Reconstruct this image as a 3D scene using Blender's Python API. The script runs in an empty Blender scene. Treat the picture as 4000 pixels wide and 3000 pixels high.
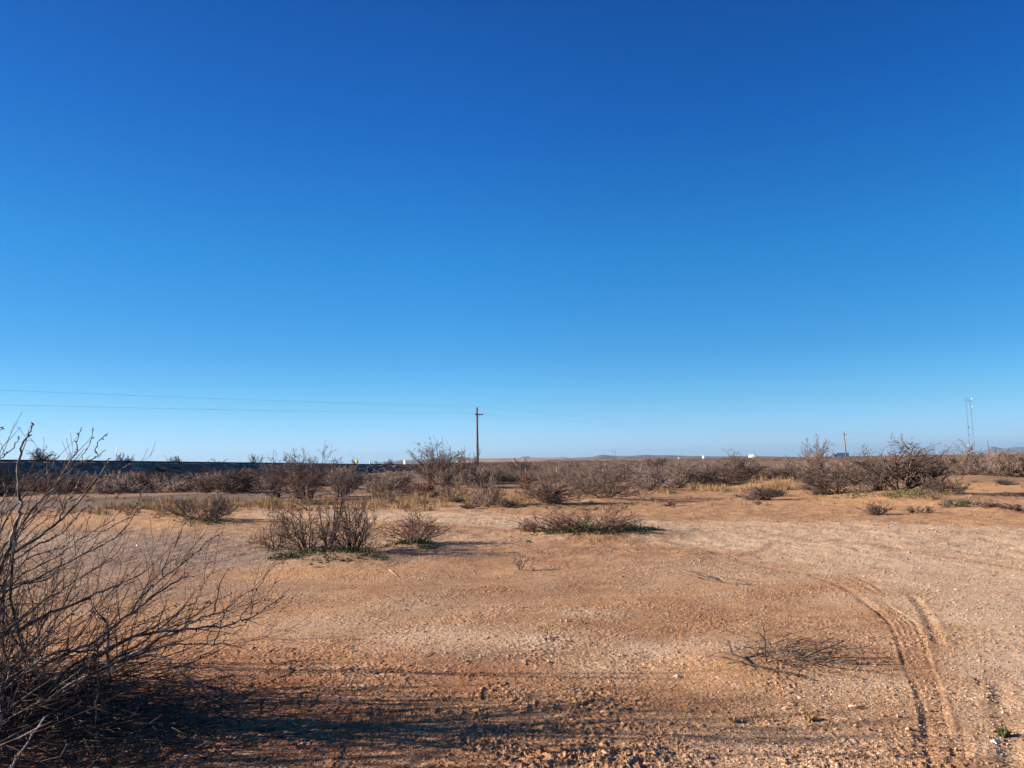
import bpy, math, random
import numpy as np
from mathutils import Vector, Matrix
R = math.radians
rng = np.random.default_rng(7)
random.seed(7)
sc = bpy.context.scene
col = sc.collection

# ------------------------------------------------------------------ camera
EYE = 1.6
FPX = 3004.0
PITCH = math.atan(304 / FPX)
ROLL = 0.0168
F = np.array([0, math.cos(PITCH), math.sin(PITCH)])
U0 = np.array([0, -math.sin(PITCH), math.cos(PITCH)])
R0 = np.array([1.0, 0, 0])
RT = R0 * math.cos(ROLL) - U0 * math.sin(ROLL)
UP = U0 * math.cos(ROLL) + R0 * math.sin(ROLL)
cam_d = bpy.data.cameras.new('camera')
cam = bpy.data.objects.new('camera', cam_d)
col.objects.link(cam)
M = Matrix(((RT[0], UP[0], -F[0], 0), (RT[1], UP[1], -F[1], 0), (RT[2], UP[2], -F[2], EYE), (0, 0, 0, 1)))
cam.matrix_world = M
cam_d.sensor_width = 36
cam_d.lens = 36 * FPX / 4000
cam_d.clip_start = 0.05
cam_d.clip_end = 120000
sc.camera = cam


def ray(u, v):
    d = RT * (u - 2000) / FPX - UP * (v - 1500) / FPX + F
    return d / d[1]


def gp(u, v, z=0.0):
    d = ray(u, v)
    t = (z - EYE) / d[2]
    return np.array([d[0] * t, d[1] * t, z])


def at(u, v, Y):
    d = ray(u, v)
    return np.array([d[0] * Y, Y, EYE + d[2] * Y])


# ------------------------------------------------------------------ materials
def nodes(name):
    m = bpy.data.materials.new(name)
    m.use_nodes = True
    nt = m.node_tree
    return m, nt, nt.nodes['Principled BSDF']


def mat(name, c1, c2=None, scale=20.0, rough=0.9, detail=4, bump=0.0, bscale=60, rand=0.0, c3=None, spec=0.25, metal=0.0):
    m, nt, b = nodes(name)
    b.inputs['Roughness'].default_value = rough
    b.inputs['Specular IOR Level'].default_value = spec
    b.inputs['Metallic'].default_value = metal
    tc = nt.nodes.new('ShaderNodeTexCoord')
    n = nt.nodes.new('ShaderNodeTexNoise')
    n.inputs['Scale'].default_value = scale
    n.inputs['Detail'].default_value = detail
    nt.links.new(tc.outputs['Object'], n.inputs['Vector'])
    cr = nt.nodes.new('ShaderNodeValToRGB')
    cr.color_ramp.elements[0].position = 0.35
    cr.color_ramp.elements[1].position = 0.65
    cr.color_ramp.elements[0].color = (*c1, 1)
    cr.color_ramp.elements[1].color = (*(c2 or c1), 1)
    if c3:
        e = cr.color_ramp.elements.new(0.5)
        e.color = (*c3, 1)
    nt.links.new(n.outputs['Fac'], cr.inputs['Fac'])
    out = cr.outputs['Color']
    if rand > 0:
        oi = nt.nodes.new('ShaderNodeObjectInfo')
        mr = nt.nodes.new('ShaderNodeMapRange')
        mr.inputs['To Min'].default_value = 1 - rand
        mr.inputs['To Max'].default_value = 1 + rand
        nt.links.new(oi.outputs['Random'], mr.inputs['Value'])
        hs = nt.nodes.new('ShaderNodeHueSaturation')
        nt.links.new(mr.outputs['Result'], hs.inputs['Value'])
        nt.links.new(out, hs.inputs['Color'])
        out = hs.outputs['Color']
    nt.links.new(out, b.inputs['Base Color'])
    if bump:
        n2 = nt.nodes.new('ShaderNodeTexNoise')
        n2.inputs['Scale'].default_value = bscale
        n2.inputs['Detail'].default_value = 5
        nt.links.new(tc.outputs['Object'], n2.inputs['Vector'])
        bp = nt.nodes.new('ShaderNodeBump')
        bp.inputs['Strength'].default_value = bump
        bp.inputs['Distance'].default_value = 0.01
        nt.links.new(n2.outputs['Fac'], bp.inputs['Height'])
        nt.links.new(bp.outputs['Normal'], b.inputs['Normal'])
    return m


def lin(r, g, b):
    f = lambda c: (c / 255 / 12.92) if c / 255 <= 0.04045 else ((c / 255 + 0.055) / 1.055) ** 2.4
    return (f(r), f(g), f(b))


MT = dict(
    bark_pale=mat('pale_bark', (0.040, 0.026, 0.021), (0.38, 0.30, 0.265), 13, 0.7, rand=0.05, bump=0.9, bscale=120, spec=0.4, c3=(0.13, 0.092, 0.078)),
    bark_dark=mat('dark_bark', (0.06, 0.038, 0.030), (0.16, 0.115, 0.095), 9, 0.85, rand=0.2, spec=0.2),
    twig_red=mat('reddish_twigs', (0.15, 0.075, 0.052), (0.32, 0.18, 0.13), 3, 0.85, rand=0.2, spec=0.2),
    twig_grey=mat('grey_brown_twigs', (0.17, 0.115, 0.095), (0.33, 0.245, 0.205), 2.5, 0.85, rand=0.25, spec=0.2),
    twig_dark=mat('dark_twigs', (0.09, 0.062, 0.052), (0.20, 0.145, 0.122), 2.5, 0.9, rand=0.2, spec=0.15),
    grass=mat('dry_straw', (0.30, 0.178, 0.078), (0.47, 0.315, 0.165), 1.2, 0.8, rand=0.15),
    grass_green=mat('green_straw', (0.25, 0.168, 0.085), (0.37, 0.265, 0.145), 1.5, 0.8, rand=0.15),
    weed=mat('weed_leaves', (0.060, 0.066, 0.028), (0.155, 0.15, 0.065), 6, 0.7),
    litter=mat('dead_leaf_litter', (0.10, 0.06, 0.04), (0.34, 0.24, 0.17), 30, 0.9),
    pebble=mat('pebble_stone', lin(135, 100, 76), lin(218, 188, 158), 45, 0.85, c3=lin(175, 137, 108)),
    rock=mat('pale_rock', lin(200, 185, 160), lin(235, 225, 205), 20, 0.9),
    pole=mat('weathered_pole_wood', (0.10, 0.05, 0.035), (0.22, 0.12, 0.09), 3, 0.85),
    pole_pale=mat('pale_pole_wood', (0.20, 0.12, 0.09), (0.32, 0.21, 0.16), 3, 0.85),
    wire=mat('aluminium_wire', (0.10, 0.11, 0.13), (0.14, 0.15, 0.17), 3, 0.5, metal=0.3),
    steel=mat('galvanised_steel', (0.20, 0.20, 0.21), (0.28, 0.28, 0.29), 2, 0.5, metal=0.3),
    dish=mat('dish_white', (0.42, 0.42, 0.42), (0.52, 0.52, 0.52), 2, 0.4),
    dishdark=mat('dish_grey', (0.05, 0.05, 0.055), (0.09, 0.09, 0.09), 2, 0.5),
    rail=mat('rusty_rail_steel', (0.035, 0.025, 0.022), (0.07, 0.045, 0.035), 3, 0.6),
    white=mat('white_paint', (0.52, 0.52, 0.51), (0.60, 0.60, 0.59), 1.5, 0.45),
    blue=mat('blue_paint', (0.10, 0.16, 0.27), (0.13, 0.20, 0.33), 0.8, 0.5),
    dark=mat('dark_rubber', (0.02, 0.02, 0.02), (0.04, 0.04, 0.04), 4, 0.8),
    glass=mat('dark_glass', (0.03, 0.04, 0.05), (0.04, 0.05, 0.06), 2, 0.15, spec=0.5),
    yellow=mat('yellow_paint', (0.70, 0.38, 0.03), (0.80, 0.48, 0.06), 2, 0.5),
    orange=mat('orange_plastic', (0.75, 0.28, 0.05), (0.80, 0.36, 0.08), 2, 0.5),
    grey=mat('grey_metal', (0.25, 0.26, 0.28), (0.33, 0.34, 0.36), 2, 0.5),
    roof=mat('grey_roof', (0.28, 0.26, 0.25), (0.36, 0.34, 0.33), 1, 0.8),
)

# ------------------------------------------------------------------ numpy noise
_perm = rng.permutation(4096).astype(np.int64)
_g = rng.uniform(0, 2 * math.pi, 4096)
_gx, _gy = np.cos(_g).astype(np.float32), np.sin(_g).astype(np.float32)


def _h(ix, iy):
    return _perm[(_perm[ix & 4095] + iy) & 4095]


def noise(x, y):
    x = np.asarray(x, dtype=np.float64)
    y = np.asarray(y, dtype=np.float64)
    ix = np.floor(x).astype(np.int64)
    iy = np.floor(y).astype(np.int64)
    fx = (x - ix).astype(np.float32)
    fy = (y - iy).astype(np.float32)
    ux = fx * fx * fx * (fx * (fx * 6 - 15) + 10)
    uy = fy * fy * fy * (fy * (fy * 6 - 15) + 10)
    def g(a, b, dx, dy):
        k = _h(a, b)
        return _gx[k] * dx + _gy[k] * dy
    n00 = g(ix, iy, fx, fy)
    n10 = g(ix + 1, iy, fx - 1, fy)
    n01 = g(ix, iy + 1, fx, fy - 1)
    n11 = g(ix + 1, iy + 1, fx - 1, fy - 1)
    a = n00 + ux * (n10 - n00)
    b = n01 + ux * (n11 - n01)
    return (a + uy * (b - a)) * 1.5


def fbm(x, y, o=4, lac=2.1, gain=0.5):
    s = 0
    a = 1.0
    for i in range(o):
        s = s + a * noise(x + 17.3 * i, y - 9.1 * i)
        x = x * lac
        y = y * lac
        a *= gain
    return s


def sstep(a, b, x):
    t = np.clip((x - a) / (b - a), 0, 1)
    return t * t * (3 - 2 * t)


def seg_dist(px, py, pl):
    """distance to polyline and arc length of the nearest point"""
    best = np.full(px.shape, 1e9)
    arc = np.zeros(px.shape)
    s0 = 0.0
    for (ax, ay), (bx, by) in zip(pl[:-1], pl[1:]):
        dx, dy = bx - ax, by - ay
        L2 = dx * dx + dy * dy
        t = np.clip(((px - ax) * dx + (py - ay) * dy) / L2, 0, 1)
        d = np.hypot(px - ax - t * dx, py - ay - t * dy)
        k = d < best
        best = np.where(k, d, best)
        arc = np.where(k, s0 + t * math.sqrt(L2), arc)
        s0 += math.sqrt(L2)
    return best, arc


def in_poly(px, py, poly):
    ins = np.zeros(px.shape, bool)
    n = len(poly)
    for i in range(n):
        ax, ay = poly[i]
        bx, by = poly[(i + 1) % n]
        c = ((ay > py) != (by > py))
        with np.errstate(divide='ignore', invalid='ignore'):
            xx = (bx - ax) * (py - ay) / (by - ay + 1e-12) + ax
        ins ^= c & (px < xx)
    return ins


def sdf_poly(px, py, poly):
    d, _ = seg_dist(px, py, list(poly) + [poly[0]])
    return np.where(in_poly(px, py, poly), -d, d)


G2 = lambda pts: [tuple(gp(u, v)[:2]) for u, v in pts]
# mounds of sand caught under bushes (px on the ground, radius m, height m)
MOUNDS = [(1260, 2185, 0.9, 0.10), (1450, 2190, 0.7, 0.08), (1620, 2140, 0.7, 0.08), (2300, 2090, 1.5, 0.14),
          (3560, 1945, 3.0, 0.28), (3330, 1925, 2.0, 0.22), (3800, 1880, 4.0, 0.35), (3950, 1905, 3.0, 0.25), (2980, 1895, 2.5, 0.3),
          (790, 2045, 1.3, 0.12), (2370, 1960, 1.6, 0.12), (2120, 1978, 1.5, 0.12), (2860, 2600, 0.5, 0.05), (1760, 1978, 1.2, 0.1),
          (3700, 1975, 1.2, 0.12), (3880, 2000, 1.2, 0.12), (2000, 2236, 0.35, 0.03), (100, 2740, 1.3, 0.07), (3150, 1900, 3, 0.2)]
MW = [(*gp(u, v)[:2], r, h) for u, v, r, h in MOUNDS]


def low(x, y):
    x = np.asarray(x, dtype=np.float64)
    y = np.asarray(y, dtype=np.float64)
    r = np.hypot(x, y)
    z = 0.035 * fbm(x / 3.1, y / 3.1, 2) * np.clip(r / 8, 0.3, 1) + 0.45 * noise(x / 45 + 3.3, y / 45 + 1.7) * sstep(35, 110, r)
    for mx, my, mr, mh in MW:
        z = z + mh * np.exp(-((x - mx) ** 2 + ((y - my) * 0.8) ** 2) / (mr * mr) * 1.4)
    return z


def gz(x, y):
    return float(low(np.array([x]), np.array([y]))[0])


ROAD = G2([(900, 1998), (1500, 1996), (1800, 2000), (2400, 2030), (2900, 2035), (3500, 2040), (4300, 2070), (4700, 2500), (4400, 3300), (3900, 3300),
           (3680, 2700), (3450, 2400), (3100, 2220), (2600, 2115), (2000, 2062), (1500, 2040), (900, 2035)])
GRAVEL_STRIP = G2([(-800, 1985), (0, 1955), (500, 1938), (1100, 1918), (1700, 1903), (1700, 1913), (1150, 1945), (600, 1972), (0, 2000), (-800, 2040)])
RIBS = []
def rib(pts, w=0.03, depth=0.03, per=0.05, lug=0.6):
    RIBS.append((G2(pts), w, depth, per, lug))
for off in (-46, -22, 0, 22, 46):
    rib([(3400 + off * .7, 2345), (3470 + off * .8, 2395), (3527 + off, 2440), (3560 + off, 2520), (3590 + off, 2615), (3628 + off * .9, 2700), (3650 + off * .9, 2790), (3672 + off, 2900), (3690 + off, 3040)],
        0.020, 0.028)
rib([(3136, 2241), (3220, 2268), (3315, 2311), (3435, 2393), (3475, 2440)], 0.045, 0.02, 0.09, .3)
rib([(3272, 2246), (3370, 2290), (3430, 2330)], 0.03, 0.015)
rib([(3300, 2240), (3400, 2285), (3460, 2330)], 0.03, 0.015)
rib([(3510, 2311), (3575, 2344), (3614, 2398), (3640, 2450), (3670, 2520)], 0.04, 0.03)
rib([(3885, 2620), (3928, 2751), (3955, 2860), (3985, 3040)], 0.05, 0.028)
rib([(3850, 2620), (3893, 2751), (3915, 2860), (3935, 3040)], 0.04, 0.015)
rib([(3608, 2790), (3612, 2890), (3614, 3040)], 0.035, 0.03)
rib([(3745, 2800), (3752, 2880), (3762, 3040)], 0.035, 0.03)
rib([(2830, 2180), (2950, 2165), (3010, 2140), (3035, 2125)], 0.09, 0.02, 0.2, .1)
rib([(2610, 2120), (2750, 2140), (2900, 2190), (3130, 2240)], 0.10, 0.02, 0.3, .1)
rib([(2660, 2050), (3000, 2058), (3500, 2072), (4100, 2090)], 0.12, 0.03, 0.3, .1)
rib([(1700, 2020), (2000, 2028), (2400, 2048), (3000, 2085), (3600, 2150), (4100, 2230)], 0.16, 0.03, 0.4, .1)
ROUGH = [(*gp(u, v)[:2], r, a) for u, v, r, a in [(1950, 2760, 0.8, 1.5), (2050, 2900, 0.55, 2.0), (2230, 2960, .5, 2.2), (1700, 2640, .7, 1.0), (1300, 2620, .6, .7),
                                                  (2700, 2820, .5, .8), (3050, 2800, .5, .9), (3200, 2960, .3, 1.2), (2350, 2640, .5, .6), (2650, 2400, .8, .5), (3400, 2700, 0.3, .6), (3660, 2520, .2, 1.2)]]
SAND = [(*gp(u, v)[:2], r, a) for u, v, r, a in [(1180, 2240, 1.0, .8), (1450, 2230, 1.2, .7), (2880, 2640, .35, 1), (2780, 2600, .3, .8), (1980, 2232, .5, .7), (2280, 2360, .5, .5), (300, 2030, 4, .9),
                                                 (3250, 1965, 3.0, .8), (3560, 1975, 4.0, .8), (3900, 1920, 6.0, .9), (3000, 1900, 3.5, .8), (600, 2500, .8, .7), (100, 2460, 1.0, .5), (2600, 1975, 4, .4), (2150, 2000, 3, .4), (3950, 2010, 4, .5),
                                                 (800, 2040, 3.5, .7), (1150, 2080, 2, .6), (2120, 2850, .6, .6), (60, 2900, .8, .9), (900, 1900, 8, .7)]]
PALE = [(*gp(u, v)[:2], r, a) for u, v, r, a in [(1250, 2450, .8, .55), (1620, 2490, .45, .9), (1800, 2500, .4, .9), (2080, 2510, .35, .9), (2550, 2540, .4, .9), (2750, 2530, .35, .9), (2400, 2600, .4, .5),
                                                 (3300, 2680, .5, .6), (2950, 2960, .5, .7), (3480, 2350, .5, .8), (3650, 2160, 1.2, .7), (3900, 2300, 1, .6), (1700, 2380, .7, .4), (2270, 2390, .3, .8), (1720, 2110, 1.2, .6), (1500, 1985, 2.5, .4), (100, 2110, 1.0, .6), (2960, 2230, 1.4, .5)]]
REDS = [(*gp(u, v)[:2], r, a) for u, v, r, a in [(100, 2950, 1.6, 1.0), (700, 2850, 1.3, .8), (1100, 2750, .9, .5), (1150, 2950, .6, .7), (-400, 2800, 2, .9)]]
GREY = [(*gp(u, v)[:2], r, a) for u, v, r, a in [(850, 2180, 2.4, .95), (500, 2150, 2.5, .9), (300, 2095, 2.5, .9), (680, 2110, 3.0, .9), (1000, 2130, 2.0, .6), (600, 2280, 1.3, .6), (900, 2300, 1.0, .45), (1500, 2250, 1.0, .35), (250, 2250, 1.5, .6), (1050, 2120, 1.5, .5), (1900, 2560, .3, .6), (-300, 2150, 3, .8), (1830, 2470, .25, .5)]]


def blobs(x, y, lst):
    s = np.zeros(x.shape)
    for bx, by, r, a in lst:
        s = np.maximum(s, a * np.exp(-(((x - bx) / (1.5 * r)) ** 2 + ((y - by) / r) ** 2)))
    return s


def masks(x, y):
    w = 0.25 * fbm(x / 1.3, y / 1.3, 3) * np.clip(np.hypot(x, y) / 8, .3, 1.5)
    d = sdf_poly(x, y, ROAD)
    road = 1 - sstep(-0.9, 0.5, d + w * 2.5)
    d2 = sdf_poly(x, y, GRAVEL_STRIP)
    strip = 1 - sstep(-0.8, 0.6, d2 + w * 2)
    return road, strip


def height(x, y):
    """returns z, dict of masks; all in world metres"""
    r = np.hypot(x, y)
    z = low(x, y)
    near = 1 - sstep(22, 60, r)
    road, strip = masks(x, y)
    rough = blobs(x, y, ROUGH)
    patch = sstep(-0.35, 0.55, fbm(x / 0.9 + 5, y / 0.9, 3))
    wx = x + 0.03 * noise(x / .11, y / .11)
    wy = y + 0.03 * noise(x / .11 + 40, y / .11)
    a = noise(wx / 0.13, wy / 0.13)
    b = noise(wx / 0.047 + 9, wy / 0.047)
    c = noise(x / 0.027 + 3, y / 0.027)
    d = np.maximum(noise(x / 0.045 + 30, y / 0.045 + 2), 0)
    amp = (0.35 + 0.75 * patch) * (1 - 0.62 * road)
    z = z + near * (amp * (0.0045 * a + 0.0058 * np.abs(b) + 0.0036 * c) + 0.0065 * d * (0.4 + 0.6 * patch))
    z = z + near * rough * sstep(.0, .5, noise(x / .35, y / .35) + .3) * (0.004 * a + 0.009 * np.maximum(b, 0) + 0.006 * np.abs(c))
    far = sstep(9, 16, r) * near
    z = z + far * (0.02 * noise(x / .4, y / .4) + .012 * np.abs(noise(x / .17 + 8, y / .17)))
    tr = np.zeros(x.shape)
    for pl, w, dep, per, lug in RIBS:
        P = np.array(pl)
        bb = (x > P[:, 0].min() - .5) & (x < P[:, 0].max() + .5) & (y > P[:, 1].min() - .5) & (y < P[:, 1].max() + .5)
        if not bb.any():
            continue
        dd, arc = seg_dist(x[bb], y[bb], pl)
        dd = dd + 0.3 * w * noise(x[bb] / .045, y[bb] / .045)
        prof = np.exp(-(dd / w) ** 2) - 0.28 * np.exp(-((dd - 1.9 * w) / (0.7 * w)) ** 2)
        lg = 1 - lug * (0.5 + 0.5 * np.sin(arc / per * 2 * math.pi + dd / w * 1.3 + 2.2 * noise(arc / .16, dd * 20)))
        fade = .25 + .75 * sstep(-.5, .1, noise(arc / .45 + w * 900, arc * 0 + dep * 100))
        z[bb] -= .5 * sstep(0, .7, arc) * dep * prof * lg * fade
        tr[bb] = np.maximum(tr[bb], np.exp(-(dd / (2.2 * w)) ** 2))
    return z, road, strip, rough, patch, tr


# ------------------------------------------------------------------ mesh helpers
def mk(name, V, quads=None, tris=None, m=None, parent=None, smooth=False, link=True):
    V = np.ascontiguousarray(V, dtype=np.float32)
    me = bpy.data.meshes.new(name)
    me.vertices.add(len(V))
    me.vertices.foreach_set('co', V.ravel())
    idx, starts = [], []
    k = 0
    if quads is not None and len(quads):
        q = np.ascontiguousarray(quads, dtype=np.int32)
        idx.append(q.ravel())
        starts.append(np.arange(len(q), dtype=np.int32) * 4)
        k = len(q) * 4
    if tris is not None and len(tris):
        t = np.ascontiguousarray(tris, dtype=np.int32)
        idx.append(t.ravel())
        starts.append(k + np.arange(len(t), dtype=np.int32) * 3)
    idx = np.concatenate(idx)
    starts = np.concatenate(starts)
    me.loops.add(len(idx))
    me.loops.foreach_set('vertex_index', idx)
    me.polygons.add(len(starts))
    me.polygons.foreach_set('loop_start', starts)
    me.update(calc_edges=True)
    me.polygons.foreach_set('use_smooth', np.full(len(starts), smooth, dtype=bool))
    if m is not None:
        me.materials.append(m)
    o = bpy.data.objects.new(name, me)
    if link:
        col.objects.link(o)
    if parent is not None:
        o.parent = parent
    return o


def tag(o, label=None, cat=None, group=None, kind=None):
    if label:
        o['label'] = label
    if cat:
        o['category'] = cat
    if group:
        o['group'] = group
    if kind:
        o['kind'] = kind
    return o


def empty(name, loc, rz=0.0):
    o = bpy.data.objects.new(name, None)
    o.empty_display_size = 0.2
    o.location = loc
    o.rotation_euler = (0, 0, rz)
    col.objects.link(o)
    return o


def tubes(polys, sides=3):
    """polys: list of (pts Nx3, radii N) -> verts, quads"""
    P = np.concatenate([np.asarray(p, dtype=np.float64) for p, _ in polys])
    Rr = np.concatenate([np.asarray(r, dtype=np.float64) for _, r in polys])
    ln = np.array([len(p) for p, _ in polys])
    st = np.concatenate([[0], np.cumsum(ln)[:-1]])
    N = len(P)
    nxt = np.minimum(np.arange(N) + 1, N - 1)
    prv = np.maximum(np.arange(N) - 1, 0)
    last = st + ln - 1
    nxt[last] = last
    prv[st] = st
    T = P[nxt] - P[prv]
    T /= np.linalg.norm(T, axis=1, keepdims=True) + 1e-12
    ref = np.array([0.35, -0.9, 0.27])
    A = np.cross(T, ref)
    A /= np.linalg.norm(A, axis=1, keepdims=True) + 1e-9
    B = np.cross(T, A)
    ang = np.arange(sides) * 2 * math.pi / sides
    V = P[:, None, :] + Rr[:, None, None] * (np.cos(ang)[None, :, None] * A[:, None, :] + np.sin(ang)[None, :, None] * B[:, None, :])
    V = V.reshape(-1, 3)
    isl = np.ones(N, bool)
    isl[last] = False
    i = np.nonzero(isl)[0]
    qs = []
    for k in range(sides):
        k2 = (k + 1) % sides
        qs.append(np.stack([i * sides + k, i * sides + k2, (i + 1) * sides + k2, (i + 1) * sides + k], 1))
    Q = np.concatenate(qs)
    caps = []
    for k in range(1, sides - 1):
        caps.append(np.stack([last * sides, last * sides + k, last * sides + k + 1], 1))
        caps.append(np.stack([st * sides, st * sides + k + 1, st * sides + k], 1))
    return V, Q, np.concatenate(caps) if caps else None


def tube_obj(name, polys, m, parent=None, sides=3, smooth=True):
    V, Q, C = tubes(polys, sides)
    return mk(name, V, Q, C, m, parent, smooth=smooth)


class MB:
    def __init__(s):
        s.v, s.q, s.t = [], [], []

    def box(s, c, d, rz=0.0, ry=0.0):
        n = len(s.v)
        cz, sz = math.cos(rz), math.sin(rz)
        cy, sy = math.cos(ry), math.sin(ry)
        for x in (-.5, .5):
            for y in (-.5, .5):
                for z in (-.5, .5):
                    px, py, pz = x * d[0], y * d[1], z * d[2]
                    px, pz = px * cy + pz * sy, -px * sy + pz * cy
                    px, py = px * cz - py * sz, px * sz + py * cz
                    s.v.append((c[0] + px, c[1] + py, c[2] + pz))
        for f in ((0, 1, 3, 2), (4, 6, 7, 5), (0, 4, 5, 1), (2, 3, 7, 6), (0, 2, 6, 4), (1, 5, 7, 3)):
            s.q.append(tuple(n + i for i in f))
        return s

    def tube(s, pts, rad, sides=8):
        V, Q, C = tubes([(np.array(pts, float), np.array(rad, float) if hasattr(rad, '__len__') else np.full(len(pts), rad))], sides)
        n = len(s.v)
        s.v += [tuple(x) for x in V]
        s.q += [tuple(n + i for i in f) for f in Q]
        s.t += [tuple(n + i for i in f) for f in C]
        return s

    def prism(s, prof, y0, y1):
        """prof: (x,z) outline extruded along y"""
        n = len(s.v)
        k = len(prof)
        for y in (y0, y1):
            s.v += [(x, y, z) for x, z in prof]
        for i in range(k):
            j = (i + 1) % k
            s.q.append((n + i, n + j, n + k + j, n + k + i))
        for i in range(1, k - 1):
            s.t.append((n, n + i, n + i + 1))
            s.t.append((n + k, n + k + i + 1, n + k + i))
        return s

    def build(s, name, m, parent=None, bev=0.0, smooth=False):
        o = mk(name, np.array(s.v), np.array(s.q) if s.q else None, np.array(s.t) if s.t else None, m, parent, smooth)
        if bev:
            b = o.modifiers.new('bevel', 'BEVEL')
            b.width = bev
            b.segments = 2
            b.limit_method = 'ANGLE'
        return o


# ------------------------------------------------------------------ ground
def build_ground():
    ang_d = np.linspace(R(-38), R(38), 1250)
    ang_o = np.concatenate([np.linspace(R(38), R(180), 60)[1:]])
    ang = np.concatenate([-ang_o[::-1][:-0 or None], ang_d, ang_o])
    rr = [0.6]
    while rr[-1] < 3.4:
        rr.append(rr[-1] * 1.03)
    while rr[-1] < 16:
        rr.append(rr[-1] * 1.0020)
    while rr[-1] < 60:
        rr.append(rr[-1] * 1.0045)
    while rr[-1] < 400:
        rr.append(rr[-1] * 1.018)
    while rr[-1] < 34000:
        rr.append(rr[-1] * 1.12)
    rr = np.array(rr)
    A, Rr = np.meshgrid(ang, rr)
    x = (np.sin(A) * Rr)
    y = (np.cos(A) * Rr)
    sh = x.shape
    x = x.ravel()
    y = y.ravel()
    z, road, strip, rough, patch, tr = height(x, y)
    r = np.hypot(x, y)
    z = z - sstep(900, 5000, r) * 3.0
    V = np.stack([x, y, z], 1)
    nr, na = sh
    I = np.arange(nr * na).reshape(nr, na)
    Q = np.stack([I[:-1, :-1], I[:-1, 1:], I[1:, 1:], I[1:, :-1]], -1).reshape(-1, 4)
    c = len(V)
    V = np.vstack([V, [[0, 0, 0]]])
    T = np.stack([np.full(na - 1, c), I[0, 1:], I[0, :-1]], 1)
    o = mk('ground', V, Q, T, None, smooth=True)
    sand = blobs(x, y, SAND)
    pale = blobs(x, y, PALE)
    grey = np.maximum(blobs(x, y, GREY), strip * 0.95)
    C = np.zeros((len(V), 4), np.float32)
    C[:-1, 0] = np.clip(np.maximum(road * .95, pale), 0, 1)
    C[:-1, 1] = np.clip(grey, 0, 1)
    C[:-1, 2] = np.clip(sand, 0, 1)
    C[:, 3] = 1
    at_ = o.data.color_attributes.new('zones', 'FLOAT_COLOR', 'POINT')
    at_.data.foreach_set('color', C.ravel())
    C2 = np.zeros((len(V), 4), np.float32)
    C2[:-1, 0] = tr
    C2[:-1, 1] = np.maximum(sstep(30, 90, r), strip)
    C2[:-1, 2] = blobs(x, y, REDS)
    C2[:, 3] = 1
    a2 = o.data.color_attributes.new('wear', 'FLOAT_COLOR', 'POINT')
    a2.data.foreach_set('color', C2.ravel())
    m, nt, b = nodes('desert_soil')
    N = nt.nodes.new
    Lk = nt.links.new
    b.inputs['Roughness'].default_value = 0.95
    b.inputs['Specular IOR Level'].default_value = 0.1
    geo = N('ShaderNodeTexCoord')
    za = N('ShaderNodeAttribute'); za.attribute_name = 'zones'
    wa = N('ShaderNodeAttribute'); wa.attribute_name = 'wear'
    sp = N('ShaderNodeSeparateColor'); Lk(za.outputs['Color'], sp.inputs[0])
    sw = N('ShaderNodeSeparateColor'); Lk(wa.outputs['Color'], sw.inputs[0])

    def nz(scale, det=4, rough=.6):
        n = N('ShaderNodeTexNoise')
        n.inputs['Scale'].default_value = scale
        n.inputs['Detail'].default_value = det
        n.inputs['Roughness'].default_value = rough
        Lk(geo.outputs['Object'], n.inputs['Vector'])
        return n.outputs['Fac']

    def mix(f, a, c, mode='MIX'):
        x_ = N('ShaderNodeMix'); x_.data_type = 'RGBA'; x_.blend_type = mode
        for s_, v_ in ((x_.inputs[0], f), (x_.inputs[6], a), (x_.inputs[7], c)):
            if hasattr(v_, 'links'):
                Lk(v_, s_)
            elif isinstance(v_, (int, float)):
                s_.default_value = v_
            else:
                s_.default_value = (*v_, 1)
        return x_.outputs[2]

    def mr(f, a, c, d0=0.0, d1=1.0):
        x_ = N('ShaderNodeMapRange'); x_.interpolation_type = 'SMOOTHSTEP'
        Lk(f, x_.inputs['Value'])
        x_.inputs['From Min'].default_value = a
        x_.inputs['From Max'].default_value = c
        x_.inputs['To Min'].default_value = d0
        x_.inputs['To Max'].default_value = d1
        return x_.outputs['Result']

    def mth(op, a, c):
        x_ = N('ShaderNodeMath'); x_.operation = op
        for s_, v_ in ((x_.inputs[0], a), (x_.inputs[1], c)):
            if hasattr(v_, 'links'):
                Lk(v_, s_)
            else:
                s_.default_value = v_
        return x_.outputs[0]

    SOIL_A = SOILC['a']; SOIL_B = SOILC['b']
    base = mix(mr(nz(0.9, 6), .38, .62), SOIL_A, SOIL_B)
    base = mix(mr(nz(4.0, 5), .42, .66, 0, .5), base, SOILC['dark'])
    # grey violet gravel
    fg = mth('MULTIPLY', sp.outputs[1], mr(nz(2.5, 5), .30, .55, .45, 1))
    base = mix(fg, base, mix(mr(nz(24, 3), .4, .6), SOILC['grey1'], SOILC['grey2']))
    fp = mth('MULTIPLY', sp.outputs[0], mr(nz(2.2, 6), .30, .60, .72, 1))
    base = mix(fp, base, mix(mr(nz(9, 4), .35, .65), SOILC['pale1'], SOILC['pale2']))
    fs = mth('MULTIPLY', sp.outputs[2], mr(nz(1.7, 5), .3, .55, .5, 1))
    base = mix(fs, base, SOILC['sand'])
    base = mix(mth('MULTIPLY', sw.outputs[2], mr(nz(1.1, 4), .3, .6, .6, 1)), base, SOILC['red'])
    # fine grit : pale and dark grains
    vo = N('ShaderNodeTexVoronoi'); vo.inputs['Scale'].default_value = 75
    Lk(geo.outputs['Object'], vo.inputs['Vector'])
    grain = N('ShaderNodeSeparateColor'); Lk(vo.outputs['Color'], grain.inputs[0])
    gmask = mr(nz(1.4, 4), .4, .6, .25, .9)
    pg = mth('MULTIPLY', mr(grain.outputs[0], .80, .86), gmask)
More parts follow.
